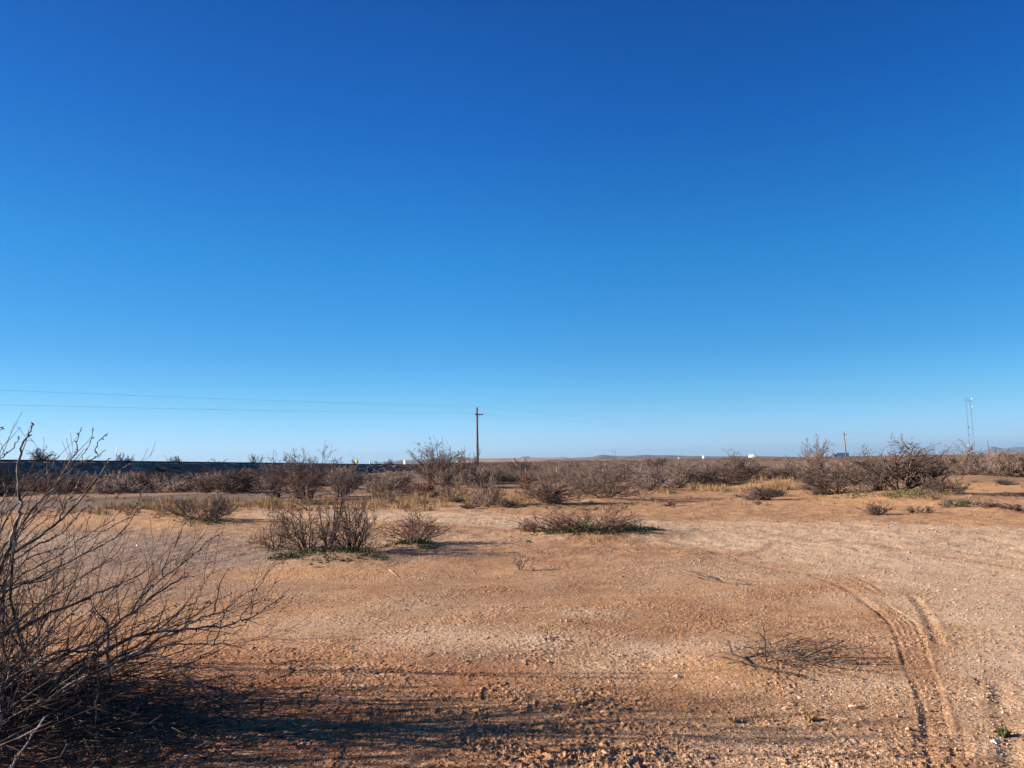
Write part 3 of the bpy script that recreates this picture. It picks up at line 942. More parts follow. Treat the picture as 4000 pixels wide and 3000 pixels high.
# (points, start radius m, end radius m, depth at start, depth at end, connect to base)
LIMBS = [
    (S1([(0, 1530), (130, 1440), (310, 1335), (480, 1220), (570, 1150), (650, 1090), (720, 1020), (860, 870), (960, 760), (1010, 690), (1090, 580), (1160, 480), (1165, 430), (1190, 410)]), .0135, .0028, 5.0, 5.3, 1),
    (S1([(1010, 700), (1130, 650), (1240, 575), (1330, 510), (1405, 475)]), .0045, .002, 5.22, 5.35, 0),
    (S1([(650, 1085), (655, 1020), (700, 930), (740, 870), (790, 780), (830, 720), (845, 665)]), .008, .003, 5.1, 4.9, 0),
    (S1([(740, 890), (870, 830), (920, 750), (970, 680)]), .005, .0025, 5.0, 5.0, 0),
    (S1([(20, 1530), (90, 1430), (130, 1220), (180, 1100), (230, 990), (235, 910), (210, 850), (195, 700), (190, 560), (200, 430), (225, 340), (245, 260), (290, 200), (320, 130), (335, 75), (358, 50)]), .0125, .0035, 4.6, 4.5, 1),
    (S1([(285, 228), (330, 225), (375, 225)]), .002, .0012, 4.5, 4.5, 0),
    (S1([(130, 1250), (260, 1090), (340, 960), (420, 890), (510, 810), (590, 730), (640, 650), (690, 550), (740, 480), (790, 400), (840, 340), (830, 290), (830, 240), (850, 160), (880, 100), (872, 80)]), .0085, .0022, 4.8, 5.2, 1),
    (S1([(600, 720), (690, 620), (780, 540), (870, 475), (960, 440), (1050, 405), (1040, 340), (1035, 290), (1070, 230), (1130, 170), (1160, 148)]), .006, .0025, 5.0, 5.2, 0),
    (S1([(1060, 405), (1100, 340), (1135, 312)]), .003, .0015, 5.15, 5.2, 0),
    (S1([(880, 470), (890, 400), (920, 340), (970, 260), (995, 180), (1005, 75)]), .0038, .0018, 5.1, 5.0, 0),
    (S1([(60, 1060), (200, 900), (290, 790), (380, 720), (440, 640), (510, 570), (570, 500), (620, 410), (630, 395)]), .006, .0025, 5.0, 5.3, 1),
    (S1([(-60, 1020), (20, 880), (60, 790), (110, 720), (180, 670)]), .006, .0025, 5.4, 5.7, 1),
    (S1([(-120, 1250), (0, 1060), (60, 960), (120, 860), (190, 790), (280, 770), (350, 690), (370, 650)]), .006, .002, 5.5, 5.9, 1),
    (S1([(-180, 620), (-80, 500), (0, 430), (50, 390), (110, 340), (170, 270), (200, 220), (215, 175)]), .006, .002, 4.8, 4.9, 1),
    (S1([(-200, 350), (-100, 220), (0, 110), (40, 70)]), .006, .002, 4.7, 4.7, 1),
    (S1([(200, 1190), (340, 1060), (450, 940), (560, 840), (690, 770), (740, 690), (800, 620), (860, 540)]), .006, .002, 5.2, 5.5, 1),
    (S1([(0, 1600), (200, 1480), (400, 1350), (560, 1290), (700, 1190), (780, 1100), (860, 1010), (960, 940), (1040, 860)]), .008, .0025, 5.2, 5.4, 1),
    (S1([(-100, 1900), (200, 1800), (450, 1690), (680, 1560), (780, 1510), (900, 1450), (1040, 1390), (1150, 1330), (1250, 1270), (1370, 1160), (1430, 1060), (1480, 950), (1500, 850), (1560, 740), (1655, 665)]), .0085, .002, 5.3, 5.6, 1),
    (S1([(1490, 945), (1555, 900)]), .0025, .0012, 5.5, 5.5, 0),
    (S1([(200, 1680), (400, 1580), (560, 1500), (700, 1430), (800, 1340), (900, 1270), (1000, 1200), (1120, 1140), (1200, 1100), (1260, 1020), (1340, 930)]), .007, .002, 5.5, 5.9, 1),
    (S1([(1125, 1140), (1145, 980), (1160, 850)]), .0028, .0018, 5.8, 5.8, 0),
    (S1([(900, 1330), (1060, 1240), (1190, 1160), (1320, 1090), (1430, 1045), (1510, 995)]), .0045, .002, 5.5, 5.7, 0),
    (S1([(0, 1080), (60, 1010), (180, 900), (290, 800)]), .006, .002, 5.6, 5.9, 1),
    (S1([(0, 1400), (160, 1250), (290, 1150), (370, 1070), (470, 960), (560, 930), (640, 830), (680, 740)]), .0065, .002, 5.3, 5.6, 1),
    (S1([(0, 1490), (150, 1370), (300, 1240), (420, 1130), (520, 1060), (600, 1040)]), .006, .002, 4.9, 5.2, 1),
    (S1([(80, 1620), (250, 1540), (430, 1440), (560, 1400), (700, 1380), (800, 1260), (890, 1150)]), .006, .002, 5.0, 5.2, 1),
    (S1([(880, 1300), (930, 1200), (940, 1110), (990, 1000)]), .0035, .0018, 5.3, 5.3, 0),
    (S1([(700, 1200), (740, 1150), (810, 1080), (870, 1000), (960, 930), (1000, 960)]), .004, .002, 5.3, 5.4, 0),
    (S2([(0, 900), (180, 880), (330, 790), (520, 680), (640, 640), (760, 590), (900, 530), (1010, 480), (1130, 440), (1230, 400), (1380, 320), (1500, 270), (1600, 200), (1656, 110)]), .0145, .0025, 4.9, 5.5, 1),
    (S2([(420, 960), (520, 840), (640, 700), (740, 580), (860, 440)]), .0038, .002, 4.6, 4.7, 1),
    (S2([(480, 960), (600, 840), (680, 760), (760, 680), (880, 580), (960, 520), (1040, 510)]), .0055, .002, 4.8, 5.0, 1),
    (S2([(0, 420), (100, 380), (220, 350), (330, 350), (540, 300), (600, 230), (660, 120), (700, 60)]), .0075, .0025, 5.0, 5.2, 1),
    (S2([(100, 840), (300, 700), (450, 560), (600, 470), (740, 380), (830, 320), (1000, 210), (1100, 150), (1200, 80), (1280, 0), (1330, -60)]), .008, .0022, 5.0, 5.4, 1),
    (S2([(0, 560), (160, 500), (330, 400), (450, 330), (560, 300)]), .006, .002, 5.5, 5.8, 1),
    (S2([(0, 620), (150, 590), (330, 575), (480, 575), (600, 600)]), .006, .002, 5.4, 5.6, 1),
    (S2([(0, 860), (140, 780), (260, 700), (340, 640), (420, 580)]), .006, .002, 5.3, 5.4, 1),
    (S2([(1180, 1420), (1170, 1290), (1155, 1200), (1150, 1050), (1165, 900), (1160, 800), (1130, 750), (1095, 712)]), .011, .007, 4.75, 4.6, 0),
    (S2([(1160, 740), (1200, 680), (1285, 630)]), .003, .0015, 4.6, 4.6, 0),
    (S2([(1060, 1560), (1070, 1300), (1050, 1100), (1040, 900)]), .005, .003, 4.7, 4.6, 0),
    (S2([(700, 1130), (850, 1060), (1000, 1000), (1180, 860), (1300, 760), (1420, 680), (1530, 590), (1650, 480)]) + S3([(100, 810), (210, 720), (290, 660), (440, 580), (480, 560)]), .0095, .004, 4.9, 5.3, 1),
    (S3([(480, 555), (465, 520), (480, 440), (520, 360), (560, 290)]), .003, .0015, 5.3, 5.3, 0),
    (S2([(1430, 650), (1480, 560), (1560, 470), (1656, 370)]) + S3([(110, 680), (240, 570), (390, 460), (500, 370), (600, 300), (700, 200), (800, 130), (880, 90)]), .0075, .002, 5.1, 5.6, 0),
    (S3([(240, 560), (235, 500), (280, 400), (330, 280), (400, 190), (440, 60), (460, 0)]) + [(728, 2010), (743, 1969)], .0055, .002, 5.3, 5.5, 0),
    (S3([(380, 450), (390, 370), (450, 290), (515, 235)]), .0025, .0012, 5.45, 5.5, 0),
    (S3([(-200, 1400), (0, 1280), (100, 1200), (200, 1120), (290, 1050), (400, 950), (510, 860), (570, 855)]), .0075, .003, 4.7, 5.0, 1),
    (S3([(580, 855), (620, 760), (680, 640), (730, 550), (800, 490)]), .0035, .0016, 5.0, 5.1, 0),
    (S3([(580, 858), (680, 850), (760, 820)]), .0022, .0012, 5.0, 5.0, 0),
    (S3([(-150, 1420), (70, 1330), (160, 1250), (300, 1190), (420, 1140), (520, 1080), (640, 1010), (700, 985), (770, 960), (800, 900), (830, 760), (880, 600), (955, 465)]), .0085, .002, 4.6, 5.1, 1),
    (S3([(770, 965), (860, 950), (960, 880), (1060, 790), (1130, 740), (1215, 720)]), .004, .002, 5.0, 5.2, 0),
    (S3([(-200, 1250), (0, 1190), (200, 1160), (420, 1150), (560, 1120), (700, 1105), (830, 1110), (940, 1090), (1040, 1050), (1140, 1010), (1250, 970), (1390, 880), (1530, 775)]), .0095, .0025, 4.7, 5.1, 1),
    (S3([(1055, 1050), (1100, 970), (1170, 880), (1230, 760), (1300, 640), (1360, 520), (1430, 415)]), .004, .0018, 5.0, 5.1, 0),
    (S3([(1170, 900), (1250, 850), (1340, 790), (1390, 710), (1460, 630), (1525, 570)]), .0035, .0018, 5.0, 5.2, 0),
    (S3([(790, 1290), (850, 1160), (870, 1060), (900, 960), (930, 920)]), .0045, .003, 4.85, 4.9, 0),
    (S3([(100, 1350), (330, 1290), (550, 1280), (700, 1290), (860, 1290), (980, 1300), (1100, 1320)]), .006, .002, 4.9, 4.95, 1),
    (S3([(700, 1280), (730, 1190), (800, 1120), (900, 1110)]), .003, .002, 4.9, 4.9, 0),
    (S3([(930, 1100), (1040, 1110), (1150, 1070), (1165, 1000), (1200, 940), (1215, 860)]), .003, .0015, 4.95, 5.0, 0),
    (S3([(960, 880), (970, 800), (980, 730)]), .0018, .001, 5.1, 5.1, 0),
    (S3([(0, 1080), (110, 1010), (240, 930), (350, 880), (410, 850)]), .004, .002, 5.2, 5.4, 1),
    (S3([(0, 1170), (150, 1100), (300, 1020), (420, 960), (540, 910), (650, 900)]), .0055, .002, 5.0, 5.2, 1),
    (S3([(240, 1150), (350, 1100), (500, 1060), (620, 960), (700, 890), (770, 855)]), .004, .002, 4.9, 5.0, 0),
    (S2([(1110, 1290), (1180, 1220), (1270, 1150), (1400, 1110), (1550, 1080), (1680, 1075)]), .009, .006, 4.75, 4.9, 1),
    (S2([(550, 1110), (680, 1090), (860, 1080), (1050, 1070)]), .009, .005, 4.9, 5.0, 1),
    (S2([(360, 1230), (500, 1150), (640, 1100), (760, 1080)]), .005, .003, 4.6, 4.8, 1),
    (S2([(-50, 1170), (150, 1150), (300, 1140), (450, 1135)]), .006, .003, 4.6, 4.8, 1),
    ([(560, 2560), (635, 2561), (689, 2610), (760, 2664), (835, 2686), (966, 2729)], .012, .003, 5.3, 5.0, 1),
    ([(440, 2680), (560, 2650), (690, 2660), (800, 2680), (960, 2735)], .007, .003, 4.9, 4.8, 1),
    ([(600, 2680), (690, 2730), (740, 2760)], .004, .002, 4.8, 4.7, 0),
    (S3([(290, 1560), (420, 1530), (560, 1490), (650, 1440), (740, 1410)]), .004, .003, 4.9, 5.0, 0),
    (S3([(400, 1480), (450, 1400), (470, 1330), (520, 1280)]), .003, .0015, 4.9, 4.9, 0),
    (S7([(30, 800), (20, 560), (50, 450), (110, 280), (160, 200), (220, 110), (260, 30)]) + [(90, 2520), (85, 2480)], .009, .004, 4.3, 4.3, 1),
    (S7([(1175, 900), (1180, 760), (1200, 600), (1210, 440)]), .005, .003, 4.5, 4.5, 0),
]


def build_front_bush():
    rd = random.Random(99)
    root = empty('pale_branched_bush', (-3.3, 5.0, 0))
    off = np.array([-3.3, 5.0, 0])
    polys, tw = [], []
    P = dict(DEF)
    P.update(seg=.055, kink=.17, up=.05, rmin=.0011, lv=2, start=(.1, .1, .1), prob=(.5, .4, .25, .2), fork=.05)

    def decorate(A, rr, every=.065, base_l=.16):
        L = np.linalg.norm(np.diff(A, axis=0), axis=1)
        tot = L.sum()
        s = rd.uniform(.05, .2)
        while s < tot:
            k = int(np.searchsorted(np.cumsum(L), s))
            k = min(k, len(L) - 1)
            t = 1 - (np.cumsum(L)[k] - s) / L[k]
            p = A[k] + (A[k + 1] - A[k]) * t
            d = (A[k + 1] - A[k]) / L[k]
            r = rr[k] + (rr[k + 1] - rr[k]) * t
            if r < .006 or rd.random() < .4:
                # knobby spur
                ax = nrm((rd.gauss(0, 1), rd.gauss(0, 1), rd.gauss(0, 1)))
                cd = np.array(nrm(vrot(tuple(d), ax, 1.0)))
                ln = rd.uniform(.008, .022)
                tw.append((np.array([p, p + cd * ln * .6, p + cd * ln]), np.array([max(r * 1.15, .0035), .0042, .002])))
            if rd.random() < .40 and p[2] < 1.72:
                ax = nrm((rd.gauss(0, 1), rd.gauss(0, 1), rd.gauss(0, 1)))
                cd = nrm(vrot(tuple(d), ax, rd.choice((-1, 1)) * rd.uniform(.4, .95)))
                cd = nrm((cd[0], cd[1], cd[2] + .35))
                out = []
                grow(rd, out, tuple(p), cd, base_l * rd.uniform(.4, 2.0), max(min(r * .6, .0032), .0016), 1, P)
                tw.extend((np.array(a), np.array(b)) for _, a, b in out)
            s += every * rd.uniform(.5, 1.5)

    def smooth_path(A, it=1):
        for _ in range(it):
            B_ = [A[0]]
            for a, b in zip(A[:-1], A[1:]):
                B_ += [a * .75 + b * .25, a * .25 + b * .75]
            B_.append(A[-1])
            A = np.array(B_)
        return A

    for pts, ra, rb, d0, d1, conn in LIMBS:
        n = len(pts)
        A = []
        for i, (u, v) in enumerate(pts):
            t = i / (n - 1)
            Y = d0 + (d1 - d0) * t + .04 * math.sin(3.1 * i + d0 * 7)
            vh = 1804 - ROLL * (u - 2000)
            if v > vh + 60:
                Y = min(Y, .965 * EYE * FPX / (v - vh))
            A.append(at(u, v, Y))
        A = np.array(A)
        if conn:
            bx = off + np.array([rd.uniform(-.45, .30), rd.uniform(-.5, .5), -.02])
            p0 = A[0]
            dirn = A[1] - A[0]
            dirn = dirn / np.linalg.norm(dirn)
            dist_ = np.linalg.norm(p0 - bx)
            q1 = p0 - dirn * dist_ * .38
            q1[2] = max(q1[2], .05)
            q0 = bx * .62 + p0 * .38 + np.array([-.05, 0, .05])
            A = np.vstack([bx, q0 * .6 + q1 * .4, A])
        A = smooth_path(A, 1)
        ra, rb = ra * 1.12, rb * 1.25
        A = A + np.array([[rd.gauss(0, .0038) for _ in range(3)] for _ in A])
        t = np.linspace(0, 1, len(A))
        ra, rb = ra * .80, rb * .80
        rr = (ra * (1.25 if conn else 1) + (rb - ra * (1.25 if conn else 1)) * t ** .8)
        polys.append((A - off, rr))
        decorate(A - off, rr)
    # untraced stems that fill the bush, most of them further left and nearer
    Pf = dict(P)
    Pf.update(seg=.10, kink=.10, up=.02, lv=3, prob=(.55, .42, .25, .2), start=(.25, .15, .1), rmin=.0013)
    acc = [0, 0]
    for kk in range(600):
        k = kk if kk <= 48 else 49 + kk
        if acc[0] < 78:
            k = kk % 48
        elif acc[1] < 32:
            k = 49 + kk
        else:
            break
        az = rd.gauss(0, 1.0) if k % 3 else rd.uniform(-2.8, 2.8)
        right = abs(az) < 1.3
        b = (rd.uniform(-.9, .25), rd.uniform(-1.25, .7), -.02)
        lean = rd.uniform(.45, 1.35)
        if k > 48:
            b = (rd.uniform(-3.6, -.9), rd.uniform(-1.5, 2.2), -.02)
            lean = rd.uniform(.35, .95)
            az = rd.gauss(0, .5)
        d = nrm((math.sin(lean) * math.cos(az), math.sin(lean) * math.sin(az), math.cos(lean)))
        L = rd.uniform(.8, 1.75) * (1.0 if not right else .85)
        if k > 48:
            L = rd.uniform(1.5, 2.6)
        out = []
        Pf['lv'] = 3; Pf['prob'] = (.55, .42, .25, .2); Pf['rmin'] = .0013
        if k > 48:
            Pf['lv'] = 2 if k % 3 else 1
            Pf['prob'] = (.2, .12, .1, .1)
            Pf['rmin'] = .003
        grow(rd, out, b, d, L, rd.uniform(.0042, .0075) if k <= 48 else rd.uniform(.012, .028), 0, Pf)
        W_ = np.array([q for _, a_, _ in out for q in a_]) + off
        if k <= 48 and (W_[:, 2] > 1.45).any():
            continue
        if (W_[:, 1] < 2.6).any() or (k > 48 and (W_[:, 0] > -.70 * W_[:, 1] + .12).any()):
            continue
        acc[0 if k <= 48 else 1] += 1
        for lvl, a, r in out:
            A = np.array(a)
            A[:, 2] = np.maximum(A[:, 2], .01)
            (polys if lvl == 0 else tw).append((A, np.array(r)))
    # dead twigs fallen in a mat at the foot
    for k in range(1900):
        x0 = rd.gauss(.15, .75)
        y0 = rd.gauss(-.15, .62)
        a = rd.gauss(.3, .9)
        L = rd.uniform(.08, .6)
        z0 = rd.uniform(.01, .33) * math.exp(-(x0 * x0 + y0 * y0) * 1.1) + .006
        pts = []
        for i in range(5):
            pts.append((x0 + math.cos(a) * L * i / 4, y0 + math.sin(a) * L * i / 4, max(.004, z0 + rd.gauss(0, .012))))
            a += rd.gauss(0, .22)
        w = np.array(pts) + off
        r = rd.uniform(.0013, .0042)
        tw.append((np.array(pts), np.linspace(r, r * .5, 5)))
    tube_obj('stems', polys, MT['bark_pale'], root, 6)
    tube_obj('twigs', tw, MT['bark_dark'], root, 4)
    tag(root, 'large bare bush with long pale knobbly branches filling the left foreground', 'bush')


build_front_bush()


def sticks(name, plist, m, label, cat='stick', sides=5, group=None):
    """plist of ([(u,v,height above soil)], r0, r1) ; things lying on the soil"""
    polys = []
    o0 = None
    for pts, ra, rb in plist:
        A = []
        for u, v, h in pts:
            g = gp(u, v, h)
            g[2] = gz(g[0], g[1]) + h
            A.append(g)
        A = np.array(A)
        polys.append((A, np.linspace(ra, rb, len(A))))
    o0 = polys[0][0][0].copy()
    polys = [(A - o0, r) for A, r in polys]
    o = tube_obj(name, polys, MT[m], None, sides)
    o.location = o0
    tag(o, label, cat, group)
    return o


def tip(u, v, Y):
    return at(u, v, Y)


# two stray stems in the near left corner
def stray(pts, Y0, Y1, r0, r1, label):
    A = np.array([at(u, v, Y0 + (Y1 - Y0) * i / (len(pts) - 1)) for i, (u, v) in enumerate(pts)])
    g = A[0].copy(); g[2] = 0.0
    A = np.vstack([g + np.array([-.05, 0, -.02]), A])
    o0 = A[0].copy()
    pl = [(A - o0, np.linspace(r0, r1, len(A)))]
    rd = random.Random(3)
    for i in range(2, len(A)):
        pl.append((np.array([A[i] - o0, A[i] - o0 + np.array([rd.uniform(-.012, .012), 0, rd.uniform(.004, .014)])]), np.array([r1 * 1.4, r1 * .6])))
    o = tube_obj('lone_stem', pl, MT['bark_pale'], None, 6)
    o.location = o0
    tag(o, label, 'stem')


stray([(20, 3060)] + S7([(150, 1420), (200, 1300), (280, 1200), (360, 1090), (400, 1000), (470, 920), (520, 840), (545, 805)]), 2.6, 2.8, .0042, .0026, 'pale leafless stem rising alone in the bottom left corner, the longer of two')
stray([(200, 3030)] + S7([(660, 1410), (730, 1300), (790, 1200), (830, 1120)]), 3.4, 3.5, .003, .0018, 'short yellowish stem right of the longer one in the bottom left corner')

# brush heap lying in the right foreground
def brush_heap():
    rd = random.Random(12)
    c = gp(2990, 2570)
    root = empty('dead_branch_heap', (c[0], c[1], gz(c[0], c[1])))
    S, T = [], []
    def ln(pts, ra, rb, Y=None):
        A = []
        for u, v, h in pts:
            g = gp(u, v, h); g[2] = h
            A.append(g - c)
        A = np.array(A)
        S.append((A, np.linspace(ra * 1.5, rb * 1.4, len(A))))
        for i in range(len(A) - 1):
            for q in range(rd.randint(1, 3)):
                t = rd.random()
                p = A[i] * (1 - t) + A[i + 1] * t
                a = rd.uniform(0, 6.28)
                L = rd.uniform(.04, .16)
                T.append((np.array([p, p + np.array([math.cos(a) * L * .6, math.sin(a) * L * .4, rd.uniform(0, .3) * L]), p + np.array([math.cos(a + .3) * L, math.sin(a + .3) * L * .6, rd.uniform(.1, .6) * L])]), np.array([.002, .0016, .001])))
    U = lambda x, y, h: (2800 + x * .5425, 2100 + y * .5425, h)
    ln([U(80, 760, .10), U(110, 850, .05), U(200, 890, .03), U(270, 940, .01)], .007, .004)
    ln([U(-60, 870, .01), U(60, 880, .03), U(180, 920, .03), U(300, 940, .03), U(480, 980, .02), U(650, 1020, .01)], .005, .003)
    ln([U(360, 910, .02), U(350, 850, .08), U(350, 760, .16), U(345, 700, .22), U(320, 600, .32)], .0045, .002)
    ln([U(350, 760, .16), U(300, 690, .23), U(280, 640, .28)], .003, .0015)
    ln([U(360, 880, .03), U(430, 800, .10), U(490, 730, .18), U(540, 700, .22)], .003, .0015)
    ln([U(280, 870, .04), U(320, 800, .10), U(240, 740, .14), U(150, 710, .16), U(50, 720, .12)], .003, .0015)
    ln([U(600, 860, .02), U(680, 830, .06), U(760, 770, .12), U(850, 735, .16)], .0055, .002)
    ln([U(620, 880, .02), U(740, 830, .06), U(830, 800, .08), U(920, 760, .12)], .004, .002)
    ln([U(430, 850, .03), U(560, 870, .04), U(680, 900, .03), U(800, 920, .02)], .005, .003)
    ln([U(500, 800, .04), U(520, 740, .10)], .003, .002)
    ln([U(700, 880, .02), U(900, 880, .03), U(1100, 885, .02), U(1250, 880, .02)], .003, .0015)
    ln([U(760, 920, .02), U(1000, 930, .03), U(1200, 930, .02), U(1350, 930, .01)], .003, .0015)
    for k in range(170):
        u = rd.gauss(2800 + 560 * .5425, 130)
        v = 2100 + (860 + rd.gauss(0, 60)) * .5425
        g = gp(u, v) - c
        a = rd.gauss(0.1, .8)
        L = rd.uniform(.05, .28)
        h = rd.uniform(.005, .05)
        T.append((np.array([g + np.array([0, 0, h]), g + np.array([math.cos(a) * L * .5, math.sin(a) * L * .5, h + rd.gauss(0, .015) + .01]), g + np.array([math.cos(a) * L, math.sin(a) * L, max(.004, h + rd.gauss(0, .03))])]), np.array([.0026, .002, .0012])))
    tube_obj('branches', S, MT['bark_dark'], root, 5)
    tube_obj('twigs', T, MT['bark_dark'], root, 4)
    tag(root, 'heap of dead twiggy branches lying on the soil in the right foreground', 'branch')


brush_heap()
U = lambda x, y, h: (2000 + x * .5425, 2100 + y * .5425, h)
sticks('dead_branch', [([U(1190, 215, .10), U(1280, 240, .10), U(1380, 260, .06), U(1500, 315, .02)], .006, .004),
                       ([U(1280, 225, .10), U(1360, 250, .08), U(1440, 285, .04), U(1500, 315, .02)], .005, .004),
                       ([U(1200, 240, .05), U(1300, 270, .05), U(1420, 300, .03), U(1520, 320, .01)], .005, .003),
                       ([U(1500, 300, .05), U(1600, 300, .07), U(1700, 330, .02)], .004, .002),
                       ([U(1540, 290, .06), U(1650, 305, .04), U(1780, 325, .01)], .004, .002),
                       ([U(1420, 300, .03), U(1560, 325, .02), U(1740, 345, .01)], .004, .002)], 'bark_dark',
       'flat dark dead branch on the gravel right of the tiny twig plant', 'branch')
sticks('wood_chip', [([(1520, 2228, .012), (1538, 2240, .012), (1556, 2254, .008)], .010, .004)], 'pebble', 'pale flat splinter of wood lying below the weedy thicket', 'stick')
sticks('fallen_stick', [([(3315, 2752, .012), (3345, 2757, .014), (3378, 2756, .008)], .009, .004)], 'pebble', 'short pale stick on the soil below the dead branch heap', 'stick')
sticks('fallen_twig', [([(3790, 2640, .01), (3810, 2655, .012), (3815, 2672, .006)], .004, .002)], 'bark_dark', 'tiny dark twig beside the tyre tracks', 'stick')
sticks('fallen_twig', [([(1690, 2550, .01), (1670, 2560, .012), (1655, 2575, .006)], .004, .002)], 'bark_dark', 'tiny dark twig in the middle foreground near the pale patches', 'stick')
sticks('fallen_twig', [([(2110, 2480, .04), (2125, 2500, .03), (2160, 2505, .01), (2240, 2512, .01)], .003, .002), ([(2140, 2470, .05), (2135, 2500, .01)], .003, .002)], 'bark_dark', 'dark forked twig standing just right of the palest patch of soil', 'stick')

# rock beside the rounded shrub
def rock(u, v, s, label, seed):
    rr = np.random.default_rng(seed)
    import bmesh
    bm = bmesh.new()
    bmesh.ops.create_icosphere(bm, subdivisions=2, radius=1)
    for q in bm.verts:
        k = 1 + .18 * rr.normal()
        q.co = Vector((q.co.x * s * k * 1.25, q.co.y * s * k, max(q.co.z * s * k * .7, -.3 * s)))
    me = bpy.data.meshes.new('rock')
    bm.to_mesh(me); bm.free()
    me.materials.append(MT['rock'])
    o = bpy.data.objects.new('rock', me)
    g = gp(u, v)
    o.location = (g[0], g[1], gz(g[0], g[1]) + .15 * s)
    col.objects.link(o)
    tag(o, label, 'rock')


rock(1563, 2130, .045, 'small pale rock at the left foot of the rounded bare shrub', 1)
rock(2645, 2647, .022, 'small whitish stone right of centre in the foreground', 2)
rock(1020, 2240, .02, 'little cream stone at the left rim of the weedy thicket', 3)
rock(3885, 2900, .018, 'small pale stone below the green tuft near the right corner', 4)


# ------------------------------------------------------------------ grass and weeds
def blades(cx, cy, cz, n, h, spread, rr, w=.004):
    """arrays of clumps -> verts, tris"""
    N = len(cx)
    th = rr.uniform(0, 6.283, (N, n))
    b = rr.uniform(0, 1, (N, n)) ** .5 * spread[:, None] * .35
    ln = rr.uniform(.45, 1, (N, n)) * h[:, None]
    lean = np.abs(rr.normal(0, .42, (N, n)))
    th2 = th + rr.normal(0, .6, (N, n))
    bx = cx[:, None] + np.cos(th) * b
    by = cy[:, None] + np.sin(th) * b
    bz = np.repeat(cz[:, None], n, 1)
    mx = bx + np.cos(th2) * np.sin(lean) * ln * .45
    my = by + np.sin(th2) * np.sin(lean) * ln * .45
    mz = bz + np.cos(lean) * ln * .6
    tx = bx + np.cos(th2) * np.sin(lean) * ln * 1.15
    ty = by + np.sin(th2) * np.sin(lean) * ln * 1.15
    tz = bz + np.cos(lean * 1.3) * ln
    d = np.hypot(cx, cy)[:, None]
    ww = np.maximum(w, .00013 * d) * rr.uniform(.6, 1.3, (N, n))
    a = rr.uniform(0, 3.14, (N, n))
    ox, oy = np.cos(a) * ww, np.sin(a) * ww
    V = np.stack([np.stack([bx - ox, by - oy, bz], -1), np.stack([bx + ox, by + oy, bz], -1), np.stack([mx - ox, my - oy, mz], -1),
                  np.stack([mx + ox, my + oy, mz], -1), np.stack([tx, ty, tz], -1)], -2).reshape(-1, 3)
    i = np.arange(N * n)[:, None] * 5
    T = np.concatenate([i + np.array([[0, 1, 3]]), i + np.array([[0, 3, 2]]), i + np.array([[2, 3, 4]])])
    return V, T


def grass_field(name, regions, m, label, seed, n=34):
    rr = np.random.default_rng(seed)
    X, Y, H, S = [], [], [], []
    for (u0, u1, v0, v1, cnt_, h0, h1) in regions:
        for _ in range(cnt_):
            u = rr.uniform(u0, u1); v = rr.uniform(v0, v1)
            g = gp(u, v)
            if sdf_poly(np.array([g[0]]), np.array([g[1]]), ROAD)[0] < .2:
                continue
            X.append(g[0]); Y.append(g[1]); H.append(rr.uniform(h0, h1)); S.append(rr.uniform(.3, .7) * h1 * 1.4)
    X, Y, H, S = map(np.array, (X, Y, H, S))
    V, T = blades(X, Y, low(X, Y) - .01, n, H, S, rr)
    o = mk(name, V, None, T, MT[m])
    tag(o, label, 'grass', kind='stuff')


grass_field('dry_grass', [(100, 700, 1985, 2012, 120, .12, .26), (550, 1150, 1955, 2000, 160, .2, .42), (1150, 1500, 1985, 2000, 70, .1, .2), (1420, 1700, 1960, 2000, 90, .08, .42),
                          (1600, 2060, 1925, 1985, 130, .2, .42), (2050, 2300, 1905, 1960, 40, .15, .35), (2680, 3060, 1885, 1925, 110, .25, .5), (2200, 2700, 1900, 1935, 60, .2, .4), (560, 900, 1990, 2015, 60, .1, .25),
                          (-100, 100, 2005, 2020, 12, .1, .25), (3040, 3120, 1880, 1915, 20, .3, .5), (1200, 1460, 1955, 1975, 40, .2, .35), (600, 1000, 2015, 2030, 25, .1, .2), (1700, 2700, 1940, 1985, 60, .08, .25), (2600, 4000, 1905, 1975, 70, .08, .3), (200, 1300, 1905, 1960, 70, .1, .25)],
            'grass', 'straw yellow dry grass growing in clumps around the edge of the clearing', 31)
grass_field('green_yellow_grass', [(1440, 1660, 1925, 1975, 55, .2, .55), (1620, 1860, 1905, 1950, 45, .2, .5), (2500, 2800, 1880, 1912, 50, .25, .45), (700, 1000, 1960, 1985, 50, .15, .3), (380, 620, 1975, 1995, 60, .15, .3)],
            'grass_green', 'olive tinted grass in taller stands behind the clearing', 32)


def grass_tuft(u, v, h, label, n=110, m='grass', grp=None):
    rr = np.random.default_rng(int(u))
    g = gp(u, v)
    z = gz(g[0], g[1])
    V, T = blades(np.array([g[0]]), np.array([g[1]]), np.array([z - .01]), n, np.array([h]), np.array([h * 1.1]), rr)
    V -= np.array([g[0], g[1], z])
    o = mk('grass_tuft', V, None, T, MT[m])
    o.location = (g[0], g[1], z)
    tag(o, label, 'grass tuft', grp)


